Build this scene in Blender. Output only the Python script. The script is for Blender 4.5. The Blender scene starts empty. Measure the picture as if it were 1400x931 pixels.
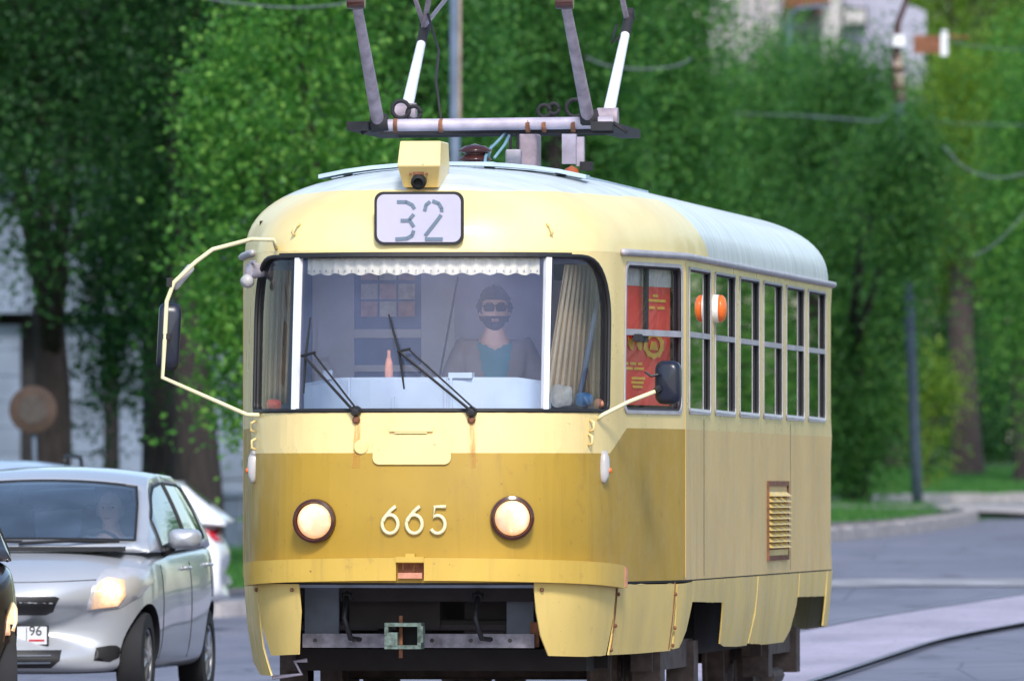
import bpy, bmesh, math, random
import numpy as np
from mathutils import Vector, Matrix
from mathutils.geometry import delaunay_2d_cdt
from mathutils.bvhtree import BVHTree
random.seed(7)
R = math.radians
scene = bpy.context.scene
COL = scene.collection

# ------------------------------------------------------------------ camera, sky, sun, exposure
F = 16500.0            # focal length in photo pixels (1400 wide)
HZ = 672.0             # horizon row in the photo
CAMZ = 1.35
cd = bpy.data.cameras.new('camera')
cam = bpy.data.objects.new('camera', cd)
COL.objects.link(cam)
cd.sensor_width = 36.0
cd.lens = F / 1400.0 * 36.0
cd.shift_y = (HZ - 465.5) / 1400.0
cd.clip_start = 1.0
cd.clip_end = 3000.0
cam.location = (0, 0, CAMZ)
cam.rotation_euler = (R(90), 0, 0)
cd.dof.use_dof = True
cd.dof.focus_distance = 66.5
cd.dof.aperture_fstop = 6.3
scene.camera = cam

SUN_EL, SUN_AZ = 44.0, 6.0      # high, from behind the camera
world = bpy.data.worlds.new('World')
scene.world = world
world.use_nodes = True
wn = world.node_tree
bg = wn.nodes['Background']
sky = wn.nodes.new('ShaderNodeTexSky')
sky.sky_type = 'NISHITA'
sky.sun_disc = False
sky.sun_elevation = R(SUN_EL)
sky.sun_rotation = R(180 - SUN_AZ)
sky.air_density = 1.2
sky.dust_density = 1.5
sky.ozone_density = 2.5
wn.links.new(sky.outputs[0], bg.inputs[0])
bg.inputs[1].default_value = 0.15
sd = bpy.data.lights.new('sun', 'SUN')
sd.energy = 2.0
sd.angle = R(11.0)
sd.color = (1.0, 0.965, 0.93)
sun = bpy.data.objects.new('sun', sd)
COL.objects.link(sun)
_sdir = Vector((math.sin(R(SUN_AZ)) * math.cos(R(SUN_EL)), -math.cos(R(SUN_AZ)) * math.cos(R(SUN_EL)), math.sin(R(SUN_EL))))
sun.rotation_euler = _sdir.to_track_quat('Z', 'Y').to_euler()
scene.view_settings.view_transform = 'Standard'
scene.view_settings.look = 'None'
scene.view_settings.exposure = 0.66
scene.view_settings.gamma = 1.0
scene.view_settings.use_curve_mapping = False
scene.cycles.max_bounces = 8
scene.cycles.transparent_max_bounces = 12
scene.cycles.sample_clamp_indirect = 6.0

# ------------------------------------------------------------------ helpers
def at(px, py, Y):
    return Vector(((px - 700.0) / F * Y, Y, CAMZ + (HZ - py) / F * Y))

def proj(p):
    return 700.0 + F * p.x / p.y, HZ - F * (p.z - CAMZ) / p.y

class MB:
    def __init__(s):
        s.v = []; s.f = []; s.m = []
    def add(s, vs, fs, m=0):
        o = len(s.v)
        s.v.extend([tuple(v) for v in vs])
        for f in fs:
            s.f.append(tuple(i + o for i in f)); s.m.append(m)
        return s
    def box(s, c, size, m=0, rot=None, taper=(1, 1)):
        hx, hy, hz = size[0] / 2, size[1] / 2, size[2] / 2
        vs = []
        for z in (-1, 1):
            k = taper if z > 0 else (1, 1)
            for x, y in ((-1, -1), (1, -1), (1, 1), (-1, 1)):
                v = Vector((x * hx * k[0], y * hy * k[1], z * hz))
                if rot is not None: v = rot @ v
                vs.append(v + Vector(c))
        return s.add(vs, [(3, 2, 1, 0), (4, 5, 6, 7), (0, 1, 5, 4), (1, 2, 6, 5), (2, 3, 7, 6), (3, 0, 4, 7)], m)
    def tube(s, pts, r, seg=8, m=0, cap=True):
        pts = [Vector(p) for p in pts]
        n = len(pts)
        rs = r if isinstance(r, (list, tuple)) else [r] * n
        t0 = (pts[1] - pts[0]).normalized()
        a = t0.orthogonal().normalized()
        rings = []
        for i in range(n):
            if i == 0: t = pts[1] - pts[0]
            elif i == n - 1: t = pts[-1] - pts[-2]
            else: t = (pts[i + 1] - pts[i]).normalized() + (pts[i] - pts[i - 1]).normalized()
            t.normalize()
            a = (a - t * a.dot(t))
            if a.length < 1e-6: a = t.orthogonal()
            a.normalize()
            b = t.cross(a)
            rings.append([pts[i] + (a * math.cos(2 * math.pi * k / seg) + b * math.sin(2 * math.pi * k / seg)) * rs[i] for k in range(seg)])
        vs = [v for ring in rings for v in ring]
        fs = []
        for i in range(n - 1):
            for k in range(seg):
                k2 = (k + 1) % seg
                fs.append((i * seg + k, i * seg + k2, (i + 1) * seg + k2, (i + 1) * seg + k))
        if cap:
            fs.append(tuple(range(seg))[::-1]); fs.append(tuple((n - 1) * seg + k for k in range(seg)))
        return s.add(vs, fs, m)
    def lathe(s, prof, origin, axis, seg=24, m=0):
        # prof: list of (radius, along)
        ax = Vector(axis).normalized(); a = ax.orthogonal().normalized(); b = ax.cross(a); o = Vector(origin)
        vs = []
        for (r, h) in prof:
            for k in range(seg):
                an = 2 * math.pi * k / seg
                vs.append(o + ax * h + (a * math.cos(an) + b * math.sin(an)) * max(r, 1e-4))
        fs = []
        for i in range(len(prof) - 1):
            for k in range(seg):
                k2 = (k + 1) % seg
                fs.append((i * seg + k, i * seg + k2, (i + 1) * seg + k2, (i + 1) * seg + k))
        fs.append(tuple(range(seg))[::-1]); fs.append(tuple((len(prof) - 1) * seg + k for k in range(seg)))
        return s.add(vs, fs, m)
    def plate(s, poly, fn, t, m=0):
        # poly of 2D points, fn(x, y, off) -> 3D; a solid plate of thickness t outward
        n = len(poly)
        vs = [fn(p[0], p[1], 0) for p in poly] + [fn(p[0], p[1], t) for p in poly]
        fs = [tuple(range(n))[::-1], tuple(range(n, 2 * n))]
        for i in range(n):
            j = (i + 1) % n
            fs.append((i, j, n + j, n + i))
        return s.add(vs, fs, m)
    def build(s, name, mats, parent=None, smooth=False, angle=None):
        me = bpy.data.meshes.new(name)
        me.from_pydata(s.v, [], s.f)
        if not isinstance(mats, (list, tuple)): mats = [mats]
        for m in mats: me.materials.append(m)
        me.polygons.foreach_set('material_index', s.m)
        if smooth: me.polygons.foreach_set('use_smooth', [True] * len(s.f))
        me.update()
        if angle is not None:
            try: me.set_sharp_from_angle(angle=R(angle))
            except Exception: pass
        o = bpy.data.objects.new(name, me)
        COL.objects.link(o)
        if parent is not None: o.parent = parent
        return o

def fixn(o):
    bm = bmesh.new(); bm.from_mesh(o.data)
    bmesh.ops.recalc_face_normals(bm, faces=bm.faces)
    bm.to_mesh(o.data); bm.free(); return o

def tag(o, label=None, cat=None, group=None, kind=None):
    if label: o['label'] = label
    if cat: o['category'] = cat
    if group: o['group'] = group
    if kind: o['kind'] = kind
    return o

def empty(name, loc=(0, 0, 0), rz=0.0, label=None, cat=None, group=None):
    o = bpy.data.objects.new(name, None)
    o.empty_display_size = 0.3
    COL.objects.link(o)
    o.location = loc; o.rotation_euler = (0, 0, rz)
    return tag(o, label, cat, group)

def copy_tree(o, parent=None):
    c = o.copy(); COL.objects.link(c)
    if parent is not None: c.parent = parent
    for ch in list(o.children): copy_tree(ch, c)
    return c

def rrect(x0, y0, x1, y1, r, n=6):
    rs = r if isinstance(r, (list, tuple)) else (r,) * 4     # bl, br, tr, tl
    out = []
    for (cx, cy, a0, rr) in ((x0 + rs[0], y0 + rs[0], 180, rs[0]), (x1 - rs[1], y0 + rs[1], 270, rs[1]),
                             (x1 - rs[2], y1 - rs[2], 0, rs[2]), (x0 + rs[3], y1 - rs[3], 90, rs[3])):
        for k in range(n + 1):
            a = R(a0 + 90.0 * k / n)
            out.append((cx + rr * math.cos(a), cy + rr * math.sin(a)))
    return out

def inpoly(P, poly):
    P = np.asarray(P); x, y = P[:, 0], P[:, 1]
    ins = np.zeros(len(P), bool); n = len(poly)
    for i in range(n):
        x1, y1 = poly[i]; x2, y2 = poly[(i + 1) % n]
        if y1 == y2: continue
        c = ((y1 > y) != (y2 > y)) & (x < (x2 - x1) * (y - y1) / (y2 - y1) + x1)
        ins ^= c
    return ins

def dist_poly(P, poly):
    P = np.asarray(P); d = np.full(len(P), 1e9)
    n = len(poly)
    for i in range(n):
        a = np.array(poly[i]); b = np.array(poly[(i + 1) % n]); ab = b - a
        L = (ab ** 2).sum() + 1e-12
        t = np.clip(((P - a) @ ab) / L, 0, 1)
        d = np.minimum(d, np.hypot(*(P - (a + t[:, None] * ab)).T))
    return d

def densify(poly, step, closed=True):
    out = []; n = len(poly)
    for i in range(n if closed else n - 1):
        a = poly[i]; b = poly[(i + 1) % n]
        L = math.hypot(b[0] - a[0], b[1] - a[1]); k = max(1, int(math.ceil(L / step)))
        for j in range(k): out.append((a[0] + (b[0] - a[0]) * j / k, a[1] + (b[1] - a[1]) * j / k))
    if not closed: out.append(poly[-1])
    return out

def cdt(outer, holes=(), xs=None, ys=None, lines=(), step=0.08):
    outer = densify(outer, step * 1.3); holes = [densify(h, step * 1.3) for h in holes]
    if xs is None:
        xs = np.arange(min(p[0] for p in outer), max(p[0] for p in outer), step)
    if ys is None:
        ys = np.arange(min(p[1] for p in outer), max(p[1] for p in outer), step)
    G = np.array([(x, y) for x in xs for y in ys])
    keep = inpoly(G, outer) & (dist_poly(G, outer) > step * .35)
    for h in holes: keep &= ~inpoly(G, h) & (dist_poly(G, h) > step * .35)
    for l in lines:
        keep &= dist_poly(G, list(l) + list(l)[::-1]) > step * .3
    G = G[keep]
    V = []; E = []
    for loop in [outer] + holes:
        o = len(V); V += list(loop); E += [(o + i, o + (i + 1) % len(loop)) for i in range(len(loop))]
    for l in lines:
        l = densify(list(l), step * 1.3, False)
        o = len(V); V += l; E += [(o + i, o + i + 1) for i in range(len(l) - 1)]
    V += [tuple(g) for g in G]
    r = delaunay_2d_cdt([Vector((float(a), float(b))) for a, b in V], E, [], 0, 1e-5)
    ov = [(p.x, p.y) for p in r[0]]; of = [tuple(f) for f in r[2]]
    C = np.array([[sum(ov[i][0] for i in f) / len(f), sum(ov[i][1] for i in f) / len(f)] for f in of])
    k = inpoly(C, outer)
    for h in holes: k &= ~inpoly(C, h)
    return ov, [f for f, q in zip(of, k) if q], C[k]

# ------------------------------------------------------------------ materials
def newmat(name):
    m = bpy.data.materials.new(name); m.use_nodes = True
    nt = m.node_tree
    b = nt.nodes['Principled BSDF']
    return m, nt, b

def ramp(nt, src, stops):
    r = nt.nodes.new('ShaderNodeValToRGB')
    el = r.color_ramp.elements
    el[0].position = stops[0][0]; el[0].color = (*stops[0][1], 1)
    el[1].position = stops[-1][0]; el[1].color = (*stops[-1][1], 1)
    for p, c in stops[1:-1]:
        e = el.new(p); e.color = (*c, 1)
    nt.links.new(src, r.inputs[0]); return r.outputs[0]

def noise(nt, scale, detail=4, rough=.55, coord='Object', vscale=(1, 1, 1)):
    tc = nt.nodes.new('ShaderNodeTexCoord'); mp = nt.nodes.new('ShaderNodeMapping')
    mp.inputs['Scale'].default_value = vscale
    nt.links.new(tc.outputs[coord], mp.inputs[0])
    n = nt.nodes.new('ShaderNodeTexNoise'); n.inputs['Scale'].default_value = scale
    n.inputs['Detail'].default_value = detail; n.inputs['Roughness'].default_value = rough
    nt.links.new(mp.outputs[0], n.inputs['Vector']); return n.outputs['Fac']

def mix(nt, a, b, f, mode='MIX'):
    n = nt.nodes.new('ShaderNodeMix'); n.data_type = 'RGBA'; n.blend_type = mode
    for sck, val in ((n.inputs[6], a), (n.inputs[7], b), (n.inputs[0], f)):
        if hasattr(val, 'is_output') or isinstance(val, bpy.types.NodeSocket): nt.links.new(val, sck)
        elif isinstance(val, (int, float)): sck.default_value = val
        else: sck.default_value = (*val, 1)
    return n.outputs[2]

def bump(nt, b, h, dist=.01, strength=.5):
    n = nt.nodes.new('ShaderNodeBump'); n.inputs['Distance'].default_value = dist; n.inputs['Strength'].default_value = strength
    nt.links.new(h, n.inputs['Height']); nt.links.new(n.outputs[0], b.inputs['Normal'])

def simple(name, col, rough=.6, metal=0., var=.15, scale=6., bmp=0., spec=.5, emis=None, estr=0.):
    m, nt, b = newmat(name)
    lo = tuple(c * (1 - var) for c in col); hi = tuple(min(1, c * (1 + var)) for c in col)
    n = noise(nt, scale)
    nt.links.new(ramp(nt, n, [(.3, lo), (.7, hi)]), b.inputs['Base Color'])
    b.inputs['Roughness'].default_value = rough; b.inputs['Metallic'].default_value = metal
    b.inputs['Specular IOR Level'].default_value = spec
    if bmp: bump(nt, b, noise(nt, scale * 4), bmp)
    if emis:
        b.inputs['Emission Color'].default_value = (*emis, 1); b.inputs['Emission Strength'].default_value = estr
    return m

def paint(name, col, dirt=(.25, .17, .08), amount=.25, rough=.32, coat=.25, rust=.5):
    m, nt, b = newmat(name)
    big = noise(nt, 1.3, 5)
    c = ramp(nt, big, [(.3, tuple(x * .88 for x in col)), (.7, tuple(min(1, x * 1.05) for x in col))])
    streak = noise(nt, 3.0, 6, .6, vscale=(5, 5, .35))
    sf = ramp(nt, streak, [(.55, (0, 0, 0)), (.8, (amount,) * 3)])
    c = mix(nt, c, dirt, sf)
    spot = noise(nt, 34, 3, .5)
    pf = ramp(nt, spot, [(.71, (0, 0, 0)), (.76, (rust,) * 3)])
    c = mix(nt, c, (.20, .09, .035), pf)
    dv = noise(nt, .9, 3, .6, vscale=(2.2, 2.2, .5))
    c = mix(nt, c, tuple(x * .72 for x in col), ramp(nt, dv, [(.48, (0,) * 3), (.68, (.55,) * 3)]))
    gr = noise(nt, 11, 6, .7)
    c = mix(nt, c, dirt, ramp(nt, gr, [(.60, (0,) * 3), (.75, (amount * 1.2,) * 3)]))
    nt.links.new(c, b.inputs['Base Color'])
    rr = ramp(nt, noise(nt, 5, 4), [(.3, (rough * .7,) * 3), (.7, (rough * 1.5,) * 3)])
    nt.links.new(rr, b.inputs['Roughness'])
    b.inputs['Coat Weight'].default_value = coat; b.inputs['Coat Roughness'].default_value = .16
    bump(nt, b, noise(nt, 1.7, 2, .4, vscale=(1, 1, .8)), .03, .22)
    return m

def glass(name, tint=(.8, .86, .88), film_sheen=(.5, .55, .62), film_sheen_f=.05, boost=1.5, dark=None):
    m = bpy.data.materials.new(name); m.use_nodes = True; nt = m.node_tree; nt.nodes.clear()
    out = nt.nodes.new('ShaderNodeOutputMaterial'); tr = nt.nodes.new('ShaderNodeBsdfTransparent')
    gl = nt.nodes.new('ShaderNodeBsdfGlossy'); gl.inputs['Roughness'].default_value = .015
    df = nt.nodes.new('ShaderNodeBsdfDiffuse'); df.inputs[0].default_value = (*film_sheen, 1)  # diffuse layer
    tr.inputs[0].default_value = (*tint, 1)
    fr = nt.nodes.new('ShaderNodeFresnel'); fr.inputs[0].default_value = 1.5
    mu = nt.nodes.new('ShaderNodeMath'); mu.operation = 'MULTIPLY'; mu.inputs[1].default_value = boost; mu.use_clamp = True
    nt.links.new(fr.outputs[0], mu.inputs[0])
    a = nt.nodes.new('ShaderNodeMixShader')
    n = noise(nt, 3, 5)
    fv = ramp(nt, n, [(.3, (film_sheen_f * .6,) * 3), (.7, (film_sheen_f * 1.4,) * 3)])
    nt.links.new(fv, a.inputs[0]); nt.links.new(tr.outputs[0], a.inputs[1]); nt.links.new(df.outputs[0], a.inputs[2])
    bnode = nt.nodes.new('ShaderNodeMixShader')
    nt.links.new(mu.outputs[0], bnode.inputs[0]); nt.links.new(a.outputs[0], bnode.inputs[1]); nt.links.new(gl.outputs[0], bnode.inputs[2])
    nt.links.new(bnode.outputs[0], out.inputs[0])
    return m

def leafmat(name, dark, mid, light, trans=.45):
    m = bpy.data.materials.new(name); m.use_nodes = True; nt = m.node_tree; nt.nodes.clear()
    out = nt.nodes.new('ShaderNodeOutputMaterial')
    g = nt.nodes.new('ShaderNodeNewGeometry')
    c1 = ramp(nt, g.outputs['Random Per Island'], [(0., dark), (.55, mid), (1., light)])
    cl = noise(nt, .55, 3)
    c = mix(nt, c1, mid, ramp(nt, cl, [(.35, (.0,) * 3), (.7, (.5,) * 3)]))
    d = nt.nodes.new('ShaderNodeBsdfPrincipled'); d.inputs['Roughness'].default_value = .55
    d.inputs['Specular IOR Level'].default_value = .3
    t = nt.nodes.new('ShaderNodeBsdfTranslucent')
    hs = nt.nodes.new('ShaderNodeHueSaturation'); hs.inputs['Value'].default_value = 1.5; hs.inputs['Saturation'].default_value = 1.1
    nt.links.new(c, hs.inputs['Color'])
    nt.links.new(c, d.inputs['Base Color']); nt.links.new(hs.outputs[0], t.inputs[0])
    ms = nt.nodes.new('ShaderNodeMixShader'); ms.inputs[0].default_value = trans
    nt.links.new(d.outputs[0], ms.inputs[1]); nt.links.new(t.outputs[0], ms.inputs[2]); nt.links.new(ms.outputs[0], out.inputs[0])
    return m

def bark(name, a, b_):
    m, nt, b = newmat(name)
    n = noise(nt, 6, 8, .7, vscale=(2.5, 2.5, .5))
    nt.links.new(ramp(nt, n, [(.3, a), (.7, b_)]), b.inputs['Base Color']); b.inputs['Roughness'].default_value = .95
    bump(nt, b, n, .06, 1.0); return m

M = {}
M['cream'] = paint('cream_paint', (.86, .65, .27), dirt=(.5, .33, .12), amount=.22)
M['ochre'] = paint('ochre_paint', (.44, .265, .022), dirt=(.22, .12, .03), amount=.40, rough=.45, coat=.04)
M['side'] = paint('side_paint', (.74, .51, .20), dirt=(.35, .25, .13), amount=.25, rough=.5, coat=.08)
M['skirt'] = paint('skirt_paint', (.74, .53, .16), dirt=(.35, .25, .1), amount=.35, rough=.45, coat=.1)
M['bumper'] = paint('bumper_paint', (.64, .41, .065), dirt=(.25, .14, .05), amount=.35, rough=.4, rust=.8)
M['black'] = simple('black_rubber', (.012, .012, .014), .55)
M['dark'] = simple('dark_steel', (.02, .019, .022), .8)
M['under'] = simple('underframe_grime', (.035, .03, .03), .9, scale=9)
M['bogie'] = simple('rusty_bogie_steel', (.10, .07, .06), .85, var=.4, scale=12)
M['alu'] = simple('dull_aluminium', (.43, .41, .43), .5, .2)
M['white'] = simple('white_paint', (.78, .78, .8), .4, var=.05)
M['greymetal'] = simple('grey_painted_metal', (.36, .33, .37), .6, var=.3, scale=10)
M['palemetal'] = simple('pale_painted_tube', (.44, .39, .47), .5, var=.25, scale=8)
M['mauve'] = simple('mauve_grey_tube', (.34, .27, .31), .6, var=.3, scale=12)
M['rust'] = simple('rusty_steel', (.20, .08, .04), .85, var=.5, scale=20)
M['insul'] = simple('brown_glazed_ceramic', (.055, .016, .014), .15, var=.2)
M['insulred'] = simple('red_brown_ceramic', (.35, .09, .035), .25, var=.2)
M['cable'] = simple('pale_blue_cable', (.16, .30, .36), .5)
M['frontgrey'] = simple('blue_grey_lower_frame', (.11, .13, .17), .6, var=.2)
M['lining'] = simple('cab_lining', (.84, .85, .93), .7, var=.06)
M['liningdark'] = simple('saloon_lining', (.10, .10, .10), .8, var=.2)
M['dash'] = simple('pale_blue_dashboard', (.50, .60, .72), .5, var=.06)
M['bluepanel'] = simple('blue_partition', (.20, .28, .50), .6)
M['seatfab'] = simple('dark_seat', (.03, .03, .045), .8)
M['glassfront'] = glass('windscreen_glass', tint=(.96, .97, 1.), film_sheen=(.50, .56, 1.), film_sheen_f=.07, boost=1.2)  # bluish diffuse layer paints in the sky's sheen
M['glassdark'] = glass('cab_corner_glass', tint=(.97, .96, .95), film_sheen=(.4, .42, .5), film_sheen_f=.03, boost=.8)
M['glasscab'] = glass('cab_side_glass', tint=(.92, .92, .92), film_sheen=(.4, .42, .5), film_sheen_f=.02, boost=.45)
M['glassside'] = glass('side_glass', tint=(.55, .60, .58), film_sheen=(.16, .32, .2), film_sheen_f=.14, boost=1.9)  # green diffuse layer paints in the mirrored trees
M['carglass'] = glass('car_glass', tint=(.60, .68, .74), film_sheen=(.35, .50, .7), film_sheen_f=.12, boost=1.7)  # bluish diffuse layer paints in reflections on the car windows
M['lens'] = simple('lit_headlight_lens', (.36, .30, .24), .15, var=.1, emis=(1.0, .80, .50), estr=.85)
def _lens():
    m = M['lens']; nt = m.node_tree; b = nt.nodes['Principled BSDF']
    tc = nt.nodes.new('ShaderNodeTexCoord'); vd = nt.nodes.new('ShaderNodeVectorMath'); vd.operation = 'DISTANCE'
    nt.links.new(tc.outputs['Generated'], vd.inputs[0]); vd.inputs[1].default_value = (.55, .5, .60)
    n1 = noise(nt, 26, 2, .5); ad = nt.nodes.new('ShaderNodeMath'); ad.operation = 'MULTIPLY_ADD'; ad.inputs[1].default_value = .30
    nt.links.new(n1, ad.inputs[0]); nt.links.new(vd.outputs['Value'], ad.inputs[2])
    n2 = noise(nt, 1.0, 0, .5, vscale=(60, 1, 1))
    c = ramp(nt, ad.outputs[0], [(.30, (1., .97, .86)), (.48, (1., .84, .52)), (.68, (.85, .38, .12)), (.85, (.35, .16, .08))])
    c = mix(nt, c, (.50, .34, .20), ramp(nt, n2, [(.45, (0,) * 3), (.6, (.45,) * 3)]))
    nt.links.new(c, b.inputs['Emission Color'])
_lens()
M['marker'] = simple('pale_marker_lens', (.46, .44, .43), .3)
M['orange'] = simple('orange_lens', (.85, .16, .02), .3, var=.05)
M['numeral'] = simple('pale_numeral', (.80, .72, .42), .45, var=.05)
M['signwhite'] = simple('sign_panel', (.50, .47, .57), .5, var=.04)
M['signink'] = simple('sign_ink', (.14, .19, .25), .6, var=.1)
M['curtainwhite'] = simple('curtain_cream', (.78, .74, .60), .9, var=.06)
M['curtain'] = simple('curtain_tan', (.80, .68, .50), .9, var=.15, scale=3)
M['red'] = simple('poster_red', (.88, .075, .055), .5, var=.1)
M['yellow'] = simple('poster_yellow', (.85, .55, .07), .5, var=.1)
M['skin'] = simple('skin', (.74, .43, .33), .5, var=.06)
M['hair'] = simple('dark_hair', (.010, .009, .012), .9, spec=.1)
M['greyhair'] = simple('grey_hair', (.25, .24, .24), .7)
M['jacket'] = simple('grey_tan_jacket', (.22, .18, .18), .9)
M['teal'] = simple('teal_shirt', (.04, .22, .27), .9)
M['greyshirt'] = simple('pale_shirt', (.35, .36, .40), .9)
M['trousers'] = simple('dark_trousers', (.02, .022, .03), .9)
M['shades'] = simple('dark_lenses', (.004, .004, .008), .5, spec=.15)
M['tyre'] = simple('tyre_rubber', (.018, .018, .02), .85)
M['rim'] = simple('alloy_rim', (.40, .40, .43), .35, .7, var=.15)
M['bark'] = bark('poplar_bark', (.016, .013, .014), (.062, .048, .045))
M['barkpale'] = bark('pale_poplar_bark', (.030, .023, .024), (.105, .078, .070))
M['pole'] = simple('blue_grey_pole', (.09, .125, .18), .6, var=.2)
M['polewood'] = simple('weathered_concrete_pole', (.33, .26, .20), .85, var=.25)
M['wire'] = simple('grey_wire', (.13, .16, .18), .5)
M['wall'] = simple('shaded_white_panel', (.18, .22, .29), .8, var=.25, scale=.8)  # white panels coloured dark blue-grey to stand in for shade
M['wallpale'] = simple('pale_lavender_wall', (.40, .39, .49), .8, var=.06, scale=.6)
M['wallwhite'] = simple('chalky_white_wall', (.54, .51, .51), .8, var=.1, scale=.6)
M['concrete'] = simple('kerb_concrete', (.36, .33, .33), .9, var=.25, scale=4, bmp=.01)
M['leaf_deep_shade'] = leafmat('leaf_deep_shade', (.010, .042, .013), (.020, .080, .022), (.060, .17, .032), .36)  # leaf green darkened so the colour itself carries the shade
M['leaf_mid'] = leafmat('leaf_mid', (.030, .115, .030), (.070, .21, .050), (.17, .36, .070))
M['leaf_bright'] = leafmat('leaf_bright', (.030, .12, .022), (.075, .23, .040), (.24, .46, .085))
M['leaf_yellow'] = leafmat('leaf_yellow', (.06, .13, .018), (.15, .27, .035), (.30, .42, .06))

M['railsteel'] = simple('worn_rail', (.17, .155, .17), .45, .3)
def ground_mats():
    m, nt, b = newmat('asphalt')
    a = noise(nt, .25, 6); c = ramp(nt, a, [(.3, (.130, .132, .170)), (.7, (.190, .190, .235))])
    sp = noise(nt, 28, 3); c = mix(nt, c, (.24, .235, .24), ramp(nt, sp, [(.6, (0,) * 3), (.7, (.5,) * 3)]))
    pt = noise(nt, 2.2, 5, .6, vscale=(1, .25, 1)); c = mix(nt, c, (.06, .06, .07), ramp(nt, pt, [(.60, (0,) * 3), (.68, (.55,) * 3)]))
    tc = nt.nodes.new('ShaderNodeTexCoord'); mp = nt.nodes.new('ShaderNodeMapping'); mp.inputs['Scale'].default_value = (1.2, .35, 1)
    vo = nt.nodes.new('ShaderNodeTexVoronoi'); vo.feature = 'DISTANCE_TO_EDGE'; vo.inputs['Scale'].default_value = .8
    nt.links.new(tc.outputs['Object'], mp.inputs[0]); nt.links.new(mp.outputs[0], vo.inputs['Vector'])
    c = mix(nt, c, (.05, .05, .065), ramp(nt, vo.outputs['Distance'], [(.0, (.55,) * 3), (.02, (0,) * 3)]))
    st = noise(nt, .5, 4, .6, vscale=(1.6, .25, 1)); c = mix(nt, c, (.09, .09, .12), ramp(nt, st, [(.5, (0,) * 3), (.62, (.45,) * 3)]))
    nt.links.new(c, b.inputs['Base Color']); b.inputs['Roughness'].default_value = .75
    bump(nt, b, sp, .01, .5); M['asphalt'] = m
    m, nt, b = newmat('track_concrete')
    a = noise(nt, 1.0, 6, .6, vscale=(1, .3, 1)); c = ramp(nt, a, [(.3, (.28, .25, .31)), (.7, (.44, .39, .47))])
    sp = noise(nt, 5, 6, .7, vscale=(3, .5, 1)); c = mix(nt, c, (.16, .14, .16), ramp(nt, sp, [(.58, (0,) * 3), (.66, (.6,) * 3)]))
    nt.links.new(c, b.inputs['Base Color']); b.inputs['Roughness'].default_value = .8; M['trackslab'] = m
    m, nt, b = newmat('turf')
    a = noise(nt, .8, 6); c = ramp(nt, a, [(.35, (.015, .05, .012)), (.55, (.028, .085, .018)), (.7, (.09, .075, .05))])
    nt.links.new(c, b.inputs['Base Color']); b.inputs['Roughness'].default_value = 1.; M['turf'] = m
    m, nt, b = newmat('gritty_dirt')
    a = noise(nt, 6, 8, .7); c = ramp(nt, a, [(.3, (.09, .075, .08)), (.6, (.17, .145, .15)), (.75, (.28, .25, .25))])
    nt.links.new(c, b.inputs['Base Color']); b.inputs['Roughness'].default_value = 1.; bump(nt, b, a, .03, .8); M['dirt'] = m
    m, nt, b = newmat('worn_white_marking')
    a = noise(nt, 1.6, 8, .7, vscale=(1, .5, 1)); c = ramp(nt, a, [(.35, (.17, .165, .18)), (.6, (.36, .35, .37))])
    nt.links.new(c, b.inputs['Base Color']); b.inputs['Roughness'].default_value = .8; M['marking'] = m
    m, nt, b = newmat('dusty_pavement')
    a = noise(nt, .7, 6); c = ramp(nt, a, [(.3, (.34, .31, .31)), (.7, (.48, .44, .43))])
    nt.links.new(c, b.inputs['Base Color']); b.inputs['Roughness'].default_value = .9; M['pavement'] = m
ground_mats()
def stainmat():
    m = bpy.data.materials.new('rust_stain'); m.use_nodes = True; nt = m.node_tree; b = nt.nodes['Principled BSDF']
    b.inputs['Base Color'].default_value = (.62, .30, .05, 1); b.inputs['Roughness'].default_value = .6
    nt.links.new(ramp(nt, noise(nt, 9, 5, .6, vscale=(4, 1, .5)), [(.35, (.0,) * 3), (.7, (.5,) * 3)]), b.inputs['Alpha']); return m
M['stain'] = stainmat()
def roofmat():
    m, nt, b = newmat('roof_paint')
    tc = nt.nodes.new('ShaderNodeTexCoord'); sx = nt.nodes.new('ShaderNodeSeparateXYZ'); nt.links.new(tc.outputs['Object'], sx.inputs[0])
    n = noise(nt, 2.5, 5)
    def math_(op, a, b_):
        q = nt.nodes.new('ShaderNodeMath'); q.operation = op
        for i, v in enumerate((a, b_)):
            if isinstance(v, (int, float)): q.inputs[i].default_value = v
            else: nt.links.new(v, q.inputs[i])
        return q.outputs[0]
    y = math_('ADD', sx.outputs['Y'], math_('MULTIPLY', n, .15)); z = math_('ADD', sx.outputs['Z'], math_('MULTIPLY', n, .03))
    x = sx.outputs['X']
    # grey centre sheet from crown down to the gutter between the end caps
    mid = math_('MULTIPLY', math_('GREATER_THAN', math_('SUBTRACT', y, math_('MULTIPLY', math_('SUBTRACT', 3.05, z), 2.2)), 2.95), math_('LESS_THAN', y, 11.6))
    top = math_('MULTIPLY', math_('GREATER_THAN', z, 3.012), math_('LESS_THAN', y, 12.6))
    f = math_('MAXIMUM', mid, top)
    g = ramp(nt, noise(nt, 3, 6, .65, vscale=(.6, 3, .6)), [(.3, (.46, .50, .50)), (.55, (.64, .68, .68)), (.75, (.78, .80, .78))])
    cr = ramp(nt, n, [(.3, (.80, .62, .26)), (.7, (.88, .73, .34))])
    nt.links.new(mix(nt, cr, g, f), b.inputs['Base Color'])
    b.inputs['Roughness'].default_value = .42; b.inputs['Coat Weight'].default_value = .15
    bump(nt, b, noise(nt, 3, 2), .01, .3)
    return m
M['roof'] = roofmat()
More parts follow.
